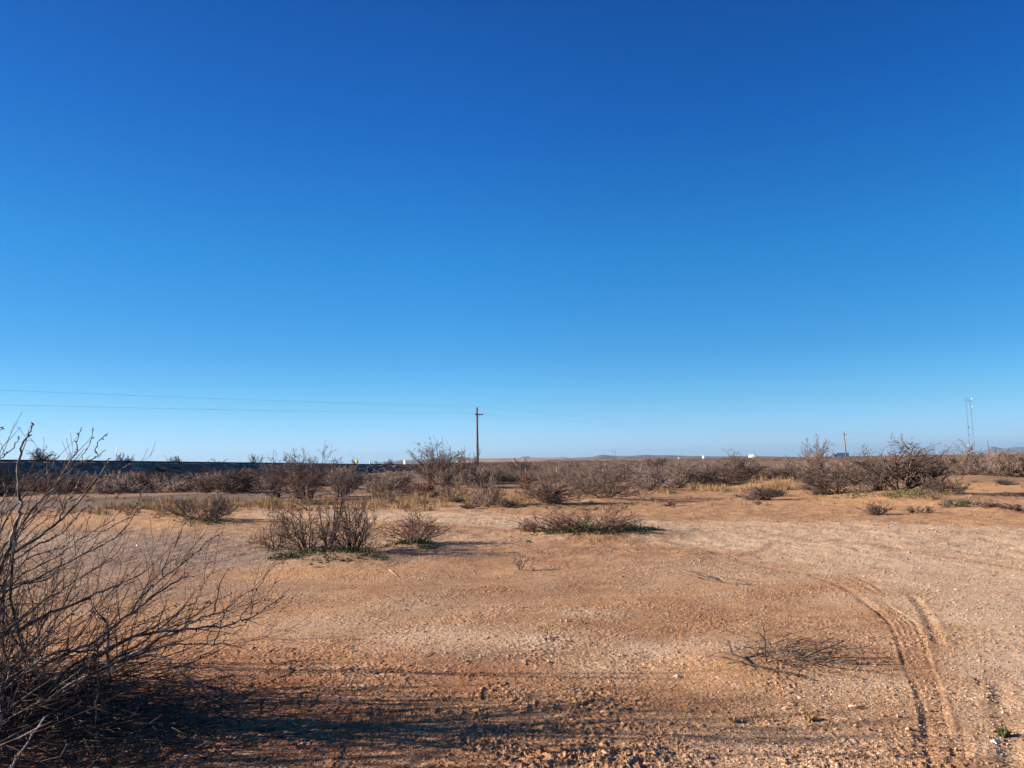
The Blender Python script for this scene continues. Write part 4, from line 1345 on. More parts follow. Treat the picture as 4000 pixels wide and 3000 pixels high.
grass_tuft(1060, 1975, .5, 'rounded straw tuft at the left foot of the big dark shrub', 200)
grass_tuft(2050, 1885, .7, 'orange straw tuft on the plain left of the thin white marker post', 200)
grass_tuft(2955, 1888, .8, 'pale straw tuft below the white truck', 200)
grass_tuft(3060, 1915, .8, 'tall pale grass tuft left of the wide dark shrub', 220)
grass_tuft(2850, 1890, .8, 'yellow grass tuft at the foot of the dark tangled shrub', 220)
grass_tuft(3190, 1925, .55, 'olive green tuft under the wide dark shrub', 220, 'grass_green')
grass_tuft(3920, 2868, .06, 'dark green tuft in the bottom right corner', 120, 'weed')
grass_tuft(3165, 2810, .07, 'tiny dry tuft on the soil left of the tyre tracks', 60)
grass_tuft(2860, 2815, .06, 'small dry tuft on the soil below the branch heap, left of the other small tuft', 60)
grass_tuft(2280, 2440, .07, 'tiny pale grass sprig in the middle of the clearing', 12)
grass_tuft(1385, 2500, .05, 'tiny green sprig on the soil in the middle foreground', 14, 'weed')
grass_tuft(1040, 2110, .12, 'small straw tuft behind the weedy thicket on its left', 60)


def weeds():
    rr = np.random.default_rng(77)
    # (u, v, spread u, spread v, count, leaf size, height)
    P_ = [(1130, 2190, 60, 9, 1600, .012, .09), (1260, 2178, 90, 9, 2600, .012, .10), (1380, 2175, 60, 10, 1600, .012, .10), (1440, 2195, 50, 10, 900, .011, .07), (1300, 2205, 130, 10, 700, .010, .05),
          (1620, 2138, 70, 5, 1600, .012, .08), (1680, 2150, 50, 5, 500, .011, .05), (2280, 2095, 130, 9, 4200, .015, .14), (2440, 2085, 70, 8, 2200, .015, .12), (2540, 2080, 40, 6, 700, .013, .06),
          (800, 2050, 90, 6, 2400, .014, .12), (2065, 2123, 10, 2, 120, .01, .04), (1230, 1968, 90, 5, 1500, .02, .18), (3540, 1955, 140, 6, 2600, .018, .16), (3330, 1950, 60, 5, 700, .016, .1), (3760, 1985, 70, 6, 900, .016, .08),
          (150, 2770, 60, 22, 500, .010, .06), (100, 2860, 80, 20, 450, .010, .05), (320, 2890, 28, 12, 260, .010, .05), (560, 2920, 20, 6, 120, .008, .04), (590, 2970, 20, 6, 60, .007, .03), (250, 2680, 90, 20, 420, .010, .07),
          (340, 2740, 40, 12, 160, .009, .06), (20, 2920, 40, 20, 200, .010, .05), (700, 2640, 60, 20, 90, .006, .03), (850, 2670, 30, 10, 50, .006, .03), (3120, 2600, 60, 12, 90, .006, .03), (2270, 1990, 130, 5, 500, .016, .08), (2120, 1985, 100, 4, 400, .016, .08), (960, 2920, 10, 5, 30, .006, .03)]
    C, S = [], []
    for u, v, su, sv, n, s, h in P_:
        # leaves gather in little rosettes
        k = max(3, n // 26)
        cu = rr.normal(u, su * .6, k); cv = rr.normal(v, sv * .6, k)
        for j in range(k):
            g = gp(cu[j], min(max(cv[j], v - 2.2 * sv), 3100))
            hh = h * rr.uniform(.4, 1.2)
            m_ = 26
            q = rr.normal(0, 1, (m_, 3)) * np.array([hh * .6, hh * .6, 0])
            q[:, 2] = np.abs(rr.normal(0, .45, m_)) * hh + .004
            C.append(q + np.array([g[0], g[1], gz(g[0], g[1])]))
            S.append(np.full(m_, s * (1.0 if g[1] < 8 else 1.7)))
    C = np.concatenate(C); S = np.concatenate(S)
    N = len(C)
    a = rr.normal(0, 1, (N, 3)); a[:, 2] = np.abs(a[:, 2]) * .5
    a /= np.linalg.norm(a, axis=1, keepdims=True)
    b = np.cross(a, rr.normal(0, 1, (N, 3)))
    b /= np.linalg.norm(b, axis=1, keepdims=True)
    S = (S * rr.uniform(.6, 1.5, N))[:, None]
    V = np.stack([C, C + a * S * .6 + b * S * .4, C + a * S * 1.3, C + a * S * .6 - b * S * .4], 1).reshape(-1, 3)
    Q = np.arange(N * 4).reshape(-1, 4)
    o = mk('ground_weeds', V, Q, None, MT['weed'])
    tag(o, 'low dark green weeds growing under and around the bare shrubs', 'weeds', kind='stuff')
    # dry leaf litter and bark crumbs under the big bush and around the shrubs
    n = 5200
    u = rr.normal(350, 330, n); v = rr.normal(2800, 110, n)
    n2 = 900
    u = np.concatenate([u, rr.uniform(-50, 4050, n2)]); v = np.concatenate([v, 2150 + 850 * rr.uniform(0, 1, n2) ** .8])
    pts = []
    for uu, vv in zip(u, v):
        if vv > 2450 or uu > 800:
            pts.append(gp(uu, min(vv, 3080)))
    pts = np.array(pts)
    zz = height(pts[:, 0].copy(), pts[:, 1].copy())[0]
    pts[:, 2] = zz + .004
    N = len(pts)
    a = rr.normal(0, 1, (N, 3)); a[:, 2] *= .25
    a /= np.linalg.norm(a, axis=1, keepdims=True)
    b = np.cross(a, np.array([0, 0, 1.0]) + rr.normal(0, .3, (N, 3)))
    b /= np.linalg.norm(b, axis=1, keepdims=True)
    s = (rr.uniform(.004, .013, N))[:, None]
    V = np.stack([pts, pts + a * s + b * s * .35 + np.array([0, 0, .003]), pts + a * s * 2, pts + a * s - b * s * .35], 1).reshape(-1, 3)
    o = mk('leaf_litter', V, np.arange(N * 4).reshape(-1, 4), None, MT['litter'])
    tag(o, 'dry leaf and bark crumbs scattered on the soil', 'leaf litter', kind='stuff')


weeds()

# ------------------------------------------------------------------ railway embankment
CREST = [(-900, 1780, 50), (-400, 1788, 61), (0, 1794, 72), (400, 1798, 85), (700, 1802, 100), (1000, 1806, 120), (1400, 1811.5, 150), (1600, 1814.5, 170), (1800, 1817, 200), (1950, 1818, 240), (2050, 1817.5, 300)]


def embankment():
    cp = np.array([at(*c) for c in CREST])
    # resample
    seg = np.linalg.norm(np.diff(cp, axis=0), axis=1)
    s = np.concatenate([[0], np.cumsum(seg)])
    t = np.linspace(0, s[-1], 420)
    P_ = np.stack([np.interp(t, s, cp[:, k]) for k in range(3)], 1)
    P_[:, 2] -= .30
    T_ = np.gradient(P_, axis=0)
    T_[:, 2] = 0
    T_ /= np.linalg.norm(T_, axis=1, keepdims=True)
    Nn = np.stack([T_[:, 1], -T_[:, 0], np.zeros(len(T_))], 1)   # towards the camera side
    prof = [(-9, -1), (-4.0, 0)] + [(-1.9, 1.0), (0, 1.03), (1.9, 1.0)] + [(1.9 + 4.2 * k, 1 - k) for k in np.linspace(.07, 1, 16)] + [(8.5, -.15)]
    rows = []
    for o_, h in prof:
        x = P_[:, 0] + Nn[:, 0] * o_
        y = P_[:, 1] + Nn[:, 1] * o_
        top = P_[:, 2]
        base = low(x, y) - .05
        z = base + (top - base) * h if h > 0 else base + h
        if 0 < h < .98:
            z = z + .28 * noise(t / 2.6, x * 0 + o_ * .8) + .12 * noise(t / .7, x * 0 + o_ * 2.3)
        rows.append(np.stack([x, y, z], 1))
    V = np.array(rows)
    k, n, _ = V.shape
    I = np.arange(k * n).reshape(k, n)
    Q = np.stack([I[:-1, :-1], I[:-1, 1:], I[1:, 1:], I[1:, :-1]], -1).reshape(-1, 4)
    m = mat('embankment_ballast', (0.27, 0.155, 0.105), (0.56, 0.36, 0.245), .9, .95, detail=8, bump=1.0, bscale=3, c3=(0.17, 0.13, 0.12))
    for nd in m.node_tree.nodes:
        if nd.type == 'BUMP':
            nd.inputs['Distance'].default_value = .3
    e = mk('embankment', V.reshape(-1, 3), Q, None, m, smooth=True)
    tag(e, 'dark gravel railway embankment', 'embankment', kind='structure')
    root = empty('railway_track', tuple(P_[100] + np.array([0, 0, .05])))
    off = P_[100] + np.array([0, 0, .05])
    for sd in (-.72, .72):
        A = P_ + Nn * sd + np.array([0, 0, .19])
        tube_obj('rail', [(A - off, np.full(len(A), .085))], MT['rail'], root, 4, smooth=False)
    mb = MB()
    tt = np.arange(0, s[-1], .9)
    for q in tt:
        i = min(int(q / s[-1] * 419), 418)
        p = P_[i] - off
        mb.box((p[0], p[1], p[2] + .08), (2.4, .26, .14), math.atan2(Nn[i][1], Nn[i][0]))
    mb.build('sleepers', MT['rail'], root)
    tag(root, 'dark railway track running along the top of the embankment', 'railway track')
    return P_, Nn


EP, EN = embankment()


def emb_z(x, y):
    d = np.hypot(EP[:, 0] - x, EP[:, 1] - y)
    return EP[int(d.argmin()), 2]


# shrubs rooted on the embankment
rse = random.Random(8)
for q in range(34):
    i_ = rse.randint(60, 330)
    o_ = rse.uniform(2.2, 6.5)
    px_, py_ = EP[i_, 0] + EN[i_, 0] * o_, EP[i_, 1] + EN[i_, 1] * o_
    h_ = EP[i_, 2] * (1 - (o_ - 1.9) / 4.2) + gz(px_, py_) * (o_ - 1.9) / 4.2
    o = bpy.data.objects.new('slope_scrub', protos[rse.randrange(6)])
    o.location = (px_, py_, max(h_ - .15, gz(px_, py_) - .05))
    w_ = rse.uniform(.8, 1.9)
    o.scale = (w_, w_, rse.uniform(.35, .9))
    o.rotation_euler = (0, 0, rse.uniform(0, 6.28))
    col.objects.link(o)
    tag(o, 'small scrub bush growing on the dark slope of the railway embankment', 'shrub', 'scrub on the embankment slope')
def emb_bush(name, u, vt, hw, dist, drop, label, seed, style='dense', stems=9, ms='twig_dark', cat='shrub'):
    p = at(u, 1830, dist)
    z = emb_z(p[0], p[1]) - drop
    S, T = make_bush(seed, at(u, vt, dist)[2] - z, hw / FPX * dist, style, .018, stems=stems)
    e = empty(name, (p[0], p[1], z))
    tube_obj('trunk' if cat == 'tree' else 'stems', S, MT['bark_dark'], e, 3)
    tube_obj('twigs', T, MT[ms], e, 3)
    tag(e, label, cat)


emb_bush('embankment_tree', 190, 1744, 85, 78, .9, 'leafless spreading tree on the embankment, widest one against the sky', 301, 'tree', 8, cat='tree')
emb_bush('embankment_shrub', 475, 1768, 42, 88, .5, 'bushy shrub on the embankment beside the tall white sign', 302)
emb_bush('embankment_shrub', 690, 1780, 45, 98, .9, 'shrub on the embankment right of the tall white sign, barely reaching above the rails', 303)
emb_bush('embankment_shrub', 30, 1825, 60, 74, 1.8, 'low shrub on the embankment slope at the left edge', 304)
emb_bush('embankment_shrub', 560, 1822, 60, 92, 1.7, 'low shrub halfway up the embankment between the two skyline shrubs', 306)
emb_bush('embankment_tree', 1402, 1780, 28, 148, .8, 'small forked tree on the embankment in front of the yellow sign', 307, 'tree', 3, cat='tree')
emb_bush('embankment_shrub', 1520, 1792, 26, 160, .5, 'small shrub on the embankment before the distant blue hills', 308)
emb_bush('embankment_shrub', 1465, 1798, 22, 158, .4, 'wispy shrub on the embankment right of the narrow white board', 309, 'thin', 10)
emb_bush('embankment_shrub', 1000, 1770, 34, 118, .6, 'pale wispy shrub on the embankment left of the big dark shrub', 310, 'thin', 14, 'twig_grey')
emb_bush('embankment_shrub', 850, 1788, 40, 108, .7, 'thin-stemmed wispy shrub on the embankment, left of the paler one', 311, 'thin', 9, 'twig_grey')

# ------------------------------------------------------------------ utility poles and wires
def v3(a): return np.array(a, float)


def pole(u, vt, dist, label, ltilt=0.0, m='pole', arm=True, right_dir=None, H=None):
    top = at(u, vt, dist)
    zb = gz(top[0], top[1])
    h = top[2] - zb
    bx = top[0] + ltilt * h
    root = empty('utility_pole', (bx, top[1], zb - .3))
    t = top - np.array([bx, top[1], zb - .3])
    rb = .17 if dist < 150 else .2
    MB().tube([(0, 0, 0), t * .5, t], [rb * 1.15, rb, rb * .78], 10).build('pole', MT[m], root, smooth=True)
    ins = []
    if arm:
        ax = v3(right_dir)
        ax /= np.linalg.norm(ax)
        c = t - np.array([0, 0, 1.05])
        a0, a1 = c - ax * .35, c + ax * .95
        mb = MB()
        mid = (a0 + a1) / 2
        mb.box(mid + np.array([0, -.02, 0]), (1.3, .12, .14), math.atan2(ax[1], ax[0]))
        arm_o = mb.build('crossarm', MT['pole'], root)
        MB().tube([c + ax * .45 + np.array([0, 0, -.02]), c + np.array([0, 0, -.5])], .025, 6).build('brace', MT['pole'], root)
        for q in (a0 + ax * .06, a1 - ax * .06):
            MB().tube([q + np.array([0, 0, .05]), q + np.array([0, 0, .22])], [.05, .035], 8).build('insulator', MT['grey'], arm_o)
        ins = [a0 + ax * .06 + np.array([0, 0, .2])]
    MB().tube([t, t + np.array([0, 0, .18])], [.045, .03], 8).build('insulator', MT['grey'], root)
    tag(root, label, 'utility pole')
    o = np.array([bx, top[1], zb - .3])
    return o + t + np.array([0, 0, .16]), (o + ins[0] if ins else o + t - np.array([0, 0, 1.0]))


P1t, P1a = pole(1863, 1592, 117, 'tall brown wooden utility pole with a short crossarm at the centre', .002, 'pole', True, (1, .25, -.02))
P2t, P2a = pole(3296, 1686, 257, 'distant pale utility pole leaning left in front of the blue truck', .035, 'pole_pale', True, (1, .3, 0))
P3t, P3a = pole(3858, 1721, 467, 'farthest utility pole, next to the blue mountains', .03, 'pole', False)


def wire(a, b, sag, r, name, label, extra=None):
    t = np.linspace(0, 1, 60)[:, None]
    A = a + (b - a) * t
    A[:, 2] -= 4 * sag * (t * (1 - t))[:, 0]
    o0 = A[0].copy()
    d = np.hypot(A[:, 0], A[:, 1])
    o = tube_obj(name, [(A - o0, np.full(len(A), r))], MT['wire'], None, 4)
    o.location = o0
    tag(o, label, 'power line')


# the line comes from a pole behind the camera on the left
W0 = at(0, 1513, 66)
W1 = at(0, 1570, 66)
dirn = (W0 - P1t)
wire(P1t, P1t + dirn * 2.6 + np.array([0, 0, 1.6]), .9, .0075, 'power_line', 'upper power line running from the centre pole out of the left edge')
dirn = (W1 - P1a)
wire(P1a, P1a + dirn * 2.6 + np.array([0, 0, 1.6]), .9, .0075, 'power_line', 'lower power line running from the centre pole out of the left edge')
wire(P1t, P2t, 1.0, .006, 'power_line', 'upper power line between the centre pole and the distant leaning pole')
wire(P1a, P2a, 1.0, .006, 'power_line', 'lower power line between the centre pole and the distant leaning pole')
wire(P2t, P3t, 1.5, .012, 'power_line', 'faint power line from the distant leaning pole to the farthest one')

# ------------------------------------------------------------------ twin mast tower
def tower():
    D = 480.0
    b1, t1 = at(3789, 1776, D), at(3771, 1553, D)
    b2, t2 = at(3807, 1776, D), at(3789, 1555, D)
    root = empty('communication_tower', tuple(b1))
    z0 = b1.copy()
    for bb, tt in ((b1, t1), (b2, t2)):
        mb = MB()
        w = .28
        cs = [(-w, -w * .58), (w, -w * .58), (0, w * 1.15)]
        for cx, cy in cs:
            o = np.array([cx, cy, 0])
            mb.tube([bb + o - z0 - np.array([0, 0, 1]), tt + o - z0], .05, 4)
        n = 30
        for i in range(n):
            p = bb + (tt - bb) * i / n - z0
            q = bb + (tt - bb) * (i + 1) / n - z0
            for k in range(3):
                a = np.array([*cs[k], 0]); c = np.array([*cs[(k + 1) % 3], 0])
                mb.tube([p + a, q + c], .022, 3)
        mb.build('lattice_mast', MT['steel'], root)
    for f in (.985, .97, .955, .94):
        if f in (.97,):
            continue
        p, q = b1 + (t1 - b1) * f - z0, b2 + (t2 - b2) * f - z0
        MB().tube([p, q], .07, 5).build('cross_bar', MT['steel'], root)
    def dish(p, r, m, dx=1.0):
        mb = MB()
        prof = [(0, .001), (.15, .35), (.4, .8), (.62, 1.0), (.7, 1.0), (.7, .001)]
        pts = [np.array([dx * a * r, 0, 0]) + p for a, _ in prof]
        mb.tube(pts, [b_ * r for _, b_ in prof], 16)
        mb.build('dish', MT[m], root, smooth=False)
    dish(b2 + (t2 - b2) * .985 - z0 + np.array([.3, -.3, 0]), .75, 'dish')
    dish(b2 + (t2 - b2) * .845 - z0 + np.array([.4, -.3, 0]), .65, 'dish')
    dish(b1 + (t1 - b1) * .475 - z0 + np.array([-.1, -.4, 0]), .62, 'dishdark')
    dish(b1 + (t1 - b1) * .335 - z0 + np.array([-.1, -.4, 0]), .45, 'dishdark')
    dish(b1 + (t1 - b1) * .155 - z0 + np.array([-.7, -.4, 0]), .5, 'dish', -1)
    tag(root, 'tall grey communication tower of two thin lattice masts with dish antennas', 'radio tower')


tower()

# ------------------------------------------------------------------ signs, markers, vehicles, buildings
def two_post_sign(u, v0, v1, vb, hw, dist, label, posts=2):
    a, b = at(u - hw, v0, dist), at(u + hw, v1, dist)
    zg = gz((a[0] + b[0]) / 2, dist) - .1
    root = empty('road_sign', ((a[0] + b[0]) / 2, dist, zg))
    w, h = (b[0] - a[0]) * 1.15, a[2] - b[2]
    root.rotation_euler = (0, 0, R(-50))
    zc = (a[2] + b[2]) / 2 - zg
    MB().box((0, 0, zc), (w, .04, h)).build('panel', MT['white'], root, .03)
    for sx in ((-.3, .3) if posts == 2 else (0,)):
        MB().box((sx * w, .08, (zc + h * .4) / 2), (.1, .08, zc + h * .4)).build('post', MT['grey'], root)
    tag(root, label, 'sign')


two_post_sign(2746.5, 1780, 1790.5, 1803, 4.2, 400, 'white rectangular sign on two posts right of the hills')
two_post_sign(2650, 1785, 1791, 1797, 2.8, 430, 'smaller white sign left of the two-post sign', 1)


def tall_sign():
    D = 480
    g = at(454, 1800, D)
    root = empty('highway_sign', (g[0], D, 0), R(-50))
    top = at(454, 1745, D)[2]
    MB().tube([(0, 0, -.2), (0, 0, top - 3.4)], [.28, .2], 10).build('post', MT['grey'], root, smooth=True)
    for k, (z, h, w) in enumerate([(top - .4, .75, 1.7), (top - 1.45, .95, 1.95), (top - 2.0 - .2, .35, 1.9), (top - 3.2, 1.1, 1.8)]):
        MB().box((0, 0, z), (w, .3, h)).build('sign_panel', MT['white'] if k != 2 else MT['grey'], root, .04)
    tag(root, 'tall white roadside sign of stacked panels on one post beyond the embankment', 'sign')


tall_sign()


def marker(u, vt, dist, w, m, label, tilt=0, name='marker_post', cat='marker post', h=None, cap=None):
    p = at(u, vt, dist)
    zg = gz(p[0], p[1]) - .1
    H = p[2] - zg
    root = empty(name, (p[0], p[1], zg))
    MB().tube([(tilt * H, 0, 0), (0, 0, H - .12), (0, 0, H)], [w, w, w * .7], 8).build('post', MT[m], root, smooth=True)
    MB().tube([(0, 0, H - .2), (0, 0, H - .12)], w * 1.15, 8).build('cap', MT[cap or m], root)
    tag(root, label, cat)


marker(2355.5, 1826, 60, .045, 'orange', 'orange marker post leaning slightly behind the tallest fan-shaped shrub', .05, cap='white')
marker(2053.5, 1828, 66, .018, 'white', 'thin white marker post, nearest of the thin posts in the brush', 0, cap='rock')
marker(2032.5, 1826, 120, .05, 'white', 'short white marker post left of the thin one', 0)
marker(2174.5, 1825, 66, .018, 'rock', 'thin pale marker post left of the tallest fan-shaped shrub', 0)
marker(2109, 1829, 80, .018, 'rock', 'thin pale marker post midway between the two other thin ones', 0)
marker(2117, 1816, 160, .06, 'white', 'farthest tiny white marker post in the brush', 0)


def panel_board(u, v0, v1, hw, dist, label, stripes=0, name='white_board', m='white', cat='board'):
    a, b = at(u - hw, v0, dist), at(u + hw, v1, dist)
    zc = (a[2] + b[2]) / 2
    root = empty(name, ((a[0] + b[0]) / 2, dist, gz((a[0] + b[0]) / 2, dist)))
    z0 = root.location.z
    w, h = (b[0] - a[0]) * 1.25, a[2] - b[2]
    root.rotation_euler = (0, 0, R(-50))
    MB().box((0, 0, zc - z0), (w, .25, h)).build('panel', MT[m], root, .02)
    MB().box((0, .2, (zc - z0) / 2), (w * .3, .12, zc - z0)).build('post', MT['grey'], root)
    for k in range(stripes):
        MB().box((w * (-.5 + (k + 1) / (stripes + 1)), -.14, zc - z0), (w * .10, .04, h * .94)).build('stripe', MT['grey'], root)
    tag(root, label, cat)


panel_board(1446, 1799, 1813, 1.7, 200, 'narrow upright white board beyond the embankment, right of the forked tree')
panel_board(1580.5, 1796.5, 1814, 6.0, 240, 'white board with dark vertical stripes beyond the embankment', 2)
panel_board(1391.5, 1798, 1812, 5.0, 165, 'yellow sign board seen through the small forked tree', 0, 'yellow_sign', 'yellow', 'sign')


def lorry(u0, u1, v0, v1, dist, m, label, cab_left=True, name='box_truck', camper=False):
    a, b = at(u0, v0, dist), at(u1, v1, dist)
    w, top = (b[0] - a[0]) * (1.0 if m == 'blue' else 1.15), a[2]
    zb = b[2] - .9
    root = empty(name, ((a[0] + b[0]) / 2, dist, zb))
    H = top - zb
    root.rotation_euler = (0, 0, R(-12 if m == 'blue' else -38))
    s = -1 if cab_left else 1
    bw = w * .78
    MB().box((-s * w * .11, 0, .95 + (H - .95) / 2), (bw, 2.5, H - .95)).build('cargo_box', MT[m], root, .05)
    cx = s * (w * .5 - w * .09)
    cm = MB()
    cm.prism([(-w * .1, .7), (w * .1, .7), (w * .1 if s > 0 else w * .1, 1.6 if s > 0 else H * .8), (w * .05 if s > 0 else w * .1, H * .8), (-w * .1 if s > 0 else -w * .05, H * .8), (-w * .1, H * .8 if s > 0 else 1.6)], -1.2, 1.2)
    c = cm.build('cab', MT[m], root, .05)
    c.location = (cx, 0, 0)
    MB().box((cx, -1.22, H * .62), (w * .09, .05, H * .2)).build('window', MT['glass'], root)
    MB().box((0, 0, .72), (w * .9, 1.0, .2)).build('chassis', MT['dark'], root)
    for x in (-.36, -.22, .34):
        for y in (-1.1, 1.1):
            wb = MB().tube([(-s * -1 * x * w * s, y - .14, .5), (-s * -1 * x * w * s, y + .14, .5)], .5, 14)
            wo = wb.build('wheel', MT['dark'], root, smooth=False)
            MB().tube([(-s * -1 * x * w * s, y - .16, .5), (-s * -1 * x * w * s, y + .16, .5)], .2, 10).build('hub', MT['grey'], wo)
    tag(root, label, 'truck')


lorry(3256, 3314, 1769, 1788.5, 600, 'blue', 'blue box truck on the distant highway behind the leaning pole')
lorry(2926, 2954, 1775.5, 1787.5, 640, 'white', 'white truck on the distant highway above the dark tangled shrub', cab_left=False)


def shed(u, v, hw, dist, h, label):
    p = at(u, v, dist)
    root = empty('farm_building', (p[0], dist, p[2] - h), R(-48))
    w = hw * 2 / FPX * dist
    MB().box((0, 0, h * .35), (w, w * .5, h * .7)).build('wall', MT['white'], root)
    mb = MB()
    mb.prism([(-w * .26 - .3, 0), (w * .26 + .3, 0), (0, h * .3)], -w * .52, w * .52)
    r = mb.build('roof', MT['white'], root)
    r.location = (0, 0, h * .7 + .02)
    r.rotation_euler = (0, 0, R(90))
    MB().box((w * .1, -w * .25 - .03, h * .25), (w * .12, .06, h * .5)).build('door', MT['dark'], root)
    tag(root, label, 'building')


shed(2500, 1795.5, 5, 2300, 3.2, 'tiny white distant building, middle of the three below the hills')
shed(2525, 1795.5, 3.4, 2300, 3.0, 'tiny white distant building, rightmost of the three below the hills')
shed(2476, 1797, 4, 2300, 2.5, 'tiny pale distant building, leftmost of the three below the hills')

# ------------------------------------------------------------------ hills
def hill(name, prof, dist, depth, m, label, rough=.25, seed=0):
    """ridge whose crest follows the outline at its true distance"""
    pu = np.array([p[0] for p in prof], float)
    pv = np.array([p[1] for p in prof], float)
    n = 260
    uu = np.linspace(pu[0], pu[-1], n)
    vv = np.interp(uu, pu, pv)
    k = np.ones(7) / 7
    vv[3:-3] = np.convolve(vv, k, 'valid')
    crest = np.array([at(a, b, dist * (1 + .02 * math.sin(a * .05 + seed))) for a, b in zip(uu, vv)])
    rows = []
    ts = np.concatenate([np.linspace(-1, 0, 16), np.linspace(.15, 1, 6)])
    for t in ts:
        y = crest[:, 1] + depth * t
        x = crest[:, 0] * (y / crest[:, 1])
        f = (1 - abs(t)) ** 1.15
        zb = -6.0
        z = zb + (crest[:, 2] - zb) * f
        nz_ = noise(x / (depth * .22) + seed, y / (depth * .22)) + .5 * noise(x / (depth * .09) + seed, y / (depth * .09))
        z = z + nz_ * rough * np.maximum(crest[:, 2] - zb, 4) * abs(t) ** .7 * (1 - abs(t)) * 2
        rows.append(np.stack([x, y, z], 1))
    V = np.array(rows)
    a, b, _ = V.shape
    I = np.arange(a * b).reshape(a, b)
    Q = np.stack([I[:-1, :-1], I[:-1, 1:], I[1:, 1:], I[1:, :-1]], -1).reshape(-1, 4)
    o = mk(name, V.reshape(-1, 3), Q, None, m, smooth=True)
    tag(o, label, 'hill', kind='structure')


mh_pink = mat('pale_pink_hill_soil', (0.30, 0.18, 0.13), (0.42, 0.28, 0.21), .004, .95, detail=8)
mh_mauve = mat('mauve_hill_soil', (0.11, 0.07, 0.062), (0.24, 0.16, 0.135), .003, .95, detail=8)
mh_dark = mat('dark_hill_soil', (0.12, 0.085, 0.07), (0.20, 0.145, 0.12), .02, .95, detail=8)
mh_mtn = mat('mountain_rock', (0.10, 0.085, 0.08), (0.18, 0.15, 0.135), .0008, .95, detail=8)
hill('hills', [(2200, 1793), (2237, 1790), (2260, 1785.5), (2282, 1787), (2304, 1786), (2325, 1782.5), (2344, 1776), (2355, 1776), (2366, 1778.5), (2380, 1778), (2400, 1781), (2460, 1781), (2500, 1777.5), (2525, 1776), (2569, 1779.5),
               (2590, 1777.5), (2652, 1779.5), (2692, 1781), (2742, 1782), (2804, 1783), (2900, 1781.5), (3000, 1782.5), (3150, 1785), (3400, 1782), (3700, 1778)], 7000, 2600, mh_mauve, 'low mauve hills on the horizon', seed=1)
hill('hills', [(1780, 1796), (1850, 1790), (1900, 1790), (2000, 1789.5), (2100, 1787.5), (2160, 1786.8), (2200, 1786), (2225, 1789), (2250, 1791), (2330, 1793), (2420, 1796)], 4200, 1900, mh_pink, 'pale pink hills on the horizon', .12, seed=2)
hill('hills', [(2024, 1792), (2036, 1786), (2049, 1783), (2069, 1785), (2079, 1788), (2088, 1792)], 11000, 2500, mh_mtn, 'single blue knoll on the horizon', .1, seed=3)
hill('hills', [(1470, 1812), (1486, 1807), (1503, 1803.5), (1535, 1803), (1548, 1801), (1560, 1799), (1570, 1796), (1591, 1797), (1640, 1796), (1700, 1791), (1750, 1789), (1798, 1785), (1830, 1788), (1900, 1792), (1950, 1796)], 9000, 2500, mh_mtn, 'bluish hills beyond the embankment', .15, seed=4)
hill('hills', [(2085, 1806), (2110, 1799), (2140, 1795), (2170, 1794), (2200, 1797), (2225, 1795.5), (2250, 1797), (2290, 1796), (2310, 1798), (2345, 1802)], 1700, 500, mh_dark, 'small dark rises below the pink hills', .3, seed=5)
hill('hills', [(2030, 1808), (2080, 1803), (2130, 1799.5), (2190, 1800), (2260, 1803), (2330, 1803), (2400, 1806)], 1300, 350, mh_pink, 'pale bare slope below the pink hills', .3, seed=6)
hill('mountains', [(3800, 1775), (3848, 1765), (3865, 1746), (3880, 1743), (3895, 1747), (3909, 1749.5), (3928, 1752), (3945, 1748), (3972, 1745.5), (4000, 1745), (4060, 1738), (4140, 1750), (4250, 1745), (4400, 1768)], 26000, 6000, mh_mtn, 'blue mountains far away at the right', .3, seed=7)


def mast(u, v0, v1, dist, label):
    a, b = at(u, v0, dist), at(u, v1, dist)
    root = empty('radio_mast', tuple(b))
    h = a[2] - b[2]
    MB().tube([(0, 0, -6), (0, 0, h)], [.8, .4], 6).build('mast', MT['steel'], root)
    MB().box((0, 0, h * .9), (1.8, 1.8, 1.2)).build('antenna_ring', MT['steel'], root)
    tag(root, label, 'radio mast')


mast(2369.5, 1768, 1778, 6800, 'tiny radio mast on the highest hill, left of its twin')
mast(2375.5, 1770, 1778, 6800, 'tiny radio mast on the highest hill, right of its twin')

# ------------------------------------------------------------------ thin air haze
hz_ = MB().box((0, 0, 206), (74000, 74000, 430)).build('haze', None)
mhz = bpy.data.materials.new('haze_air')
mhz.use_nodes = True
nth = mhz.node_tree
nth.nodes.remove(nth.nodes['Principled BSDF'])
pv_ = nth.nodes.new('ShaderNodeVolumePrincipled')
pv_.inputs['Color'].default_value = (0.45, 0.70, 1.0, 1)
pv_.inputs['Density'].default_value = 2.8e-5
pv_.inputs['Anisotropy'].default_value = 0.2
nth.links.new(pv_.outputs['Volume'], nth.nodes['Material Output'].inputs['Volume'])
hz_.data.materials.append(mhz)
tag(hz_, 'thin blue haze in the air over the plain', 'haze', kind='stuff')

# ------------------------------------------------------------------ light
SUN_EL, SUN_AZ = R(19), R(3)       # azimuth: how far beyond the plane of the camera, sun on the left
Sd = Vector((-math.cos(SUN_EL) * math.cos(SUN_AZ), math.cos(SUN_EL) * math.sin(SUN_AZ), math.sin(SUN_EL)))
sl = bpy.data.lights.new('sun', 'SUN')
sl.energy = 5.0
sl.angle = R(0.53)
sl.color = (1.0, 0.88, 0.72)
so = bpy.data.objects.new('sun', sl)
so.rotation_euler = Sd.to_track_quat('Z', 'Y').to_euler()
so.location = (-20, 5, 20)
col.objects.link(so)

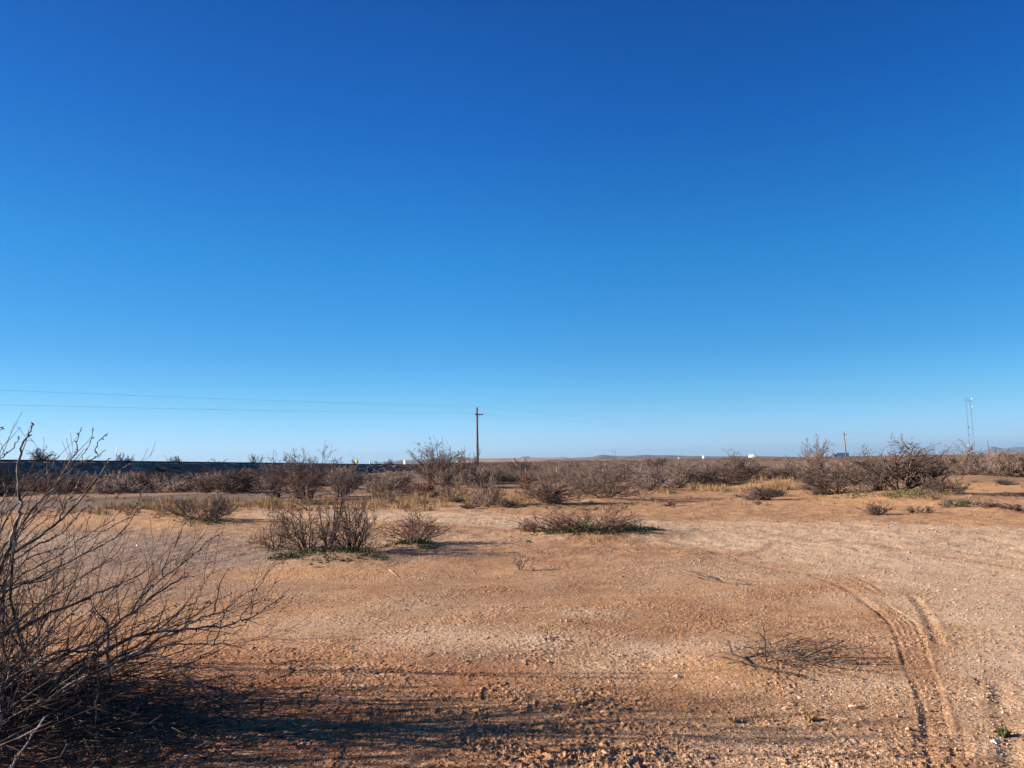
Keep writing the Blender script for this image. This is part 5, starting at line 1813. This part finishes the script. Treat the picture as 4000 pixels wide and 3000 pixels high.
w = bpy.data.worlds.new('World')
sc.world = w
w.use_nodes = True
nt = w.node_tree
bg = nt.nodes['Background']
sky = nt.nodes.new('ShaderNodeTexSky')
sky.sky_type = 'NISHITA'
sky.sun_disc = False
sky.sun_elevation = SUN_EL
sky.sun_rotation = R(-90) + SUN_AZ
sky.air_density = 1.0
sky.dust_density = 0.3
sky.ozone_density = 3.0
bg.inputs['Strength'].default_value = 0.1
hs = nt.nodes.new('ShaderNodeHueSaturation')
hs.inputs['Saturation'].default_value = 1.25
nt.links.new(sky.outputs['Color'], hs.inputs['Color'])
# tint of the sky by height above the horizon and distance from the sun
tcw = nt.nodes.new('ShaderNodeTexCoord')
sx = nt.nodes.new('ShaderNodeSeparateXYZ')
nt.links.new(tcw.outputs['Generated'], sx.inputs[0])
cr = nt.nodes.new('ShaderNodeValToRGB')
SKYR = [(0.018, (0.1636, 0.2404, 0.4744)), (0.068, (0.1063, 0.199, 0.3109)), (0.134, (0.0667, 0.1812, 0.2686)), (0.262, (0.0392, 0.1891, 0.271)), (0.41, (0.0156, 0.1472, 0.2679)), (0.524, (0.0119, 0.1221, 0.2357)), (0.6, (0.0167, 0.0757, 0.1367)), (0.78, (0.0286, 0.0513, 0.066))]  # top stops: unseen overhead sky dimmed and greyed to cut blue fill in shadows
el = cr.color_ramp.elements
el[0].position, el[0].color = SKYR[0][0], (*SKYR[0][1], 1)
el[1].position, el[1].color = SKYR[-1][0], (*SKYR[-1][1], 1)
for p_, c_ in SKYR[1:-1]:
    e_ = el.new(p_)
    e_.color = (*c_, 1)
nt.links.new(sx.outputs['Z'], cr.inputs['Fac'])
azr = nt.nodes.new('ShaderNodeMapRange')
azr.inputs['From Min'].default_value = -1.0
azr.inputs['From Max'].default_value = -0.1
azr.inputs['To Min'].default_value = 3.0 * .56
azr.inputs['To Max'].default_value = 3.0
nt.links.new(sx.outputs['X'], azr.inputs['Value'])
azq = nt.nodes.new('ShaderNodeMapRange')
azq.inputs['From Min'].default_value = 0.0
azq.inputs['From Max'].default_value = 0.6
azq.inputs['To Min'].default_value = 1.0
azq.inputs['To Max'].default_value = .84
nt.links.new(sx.outputs['X'], azq.inputs['Value'])
azm = nt.nodes.new('ShaderNodeMath'); azm.operation = 'MULTIPLY'
nt.links.new(azr.outputs['Result'], azm.inputs[0]); nt.links.new(azq.outputs['Result'], azm.inputs[1])
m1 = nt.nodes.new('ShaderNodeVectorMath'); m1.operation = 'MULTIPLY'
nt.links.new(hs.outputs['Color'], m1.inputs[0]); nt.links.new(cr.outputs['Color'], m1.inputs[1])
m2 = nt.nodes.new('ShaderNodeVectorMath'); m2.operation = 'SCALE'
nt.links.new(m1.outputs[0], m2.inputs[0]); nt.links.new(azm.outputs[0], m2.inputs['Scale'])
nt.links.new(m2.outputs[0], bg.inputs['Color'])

sc.view_settings.view_transform = 'Standard'
sc.view_settings.look = 'None'
sc.view_settings.exposure = 1.15
sc.view_settings.gamma = 1.0
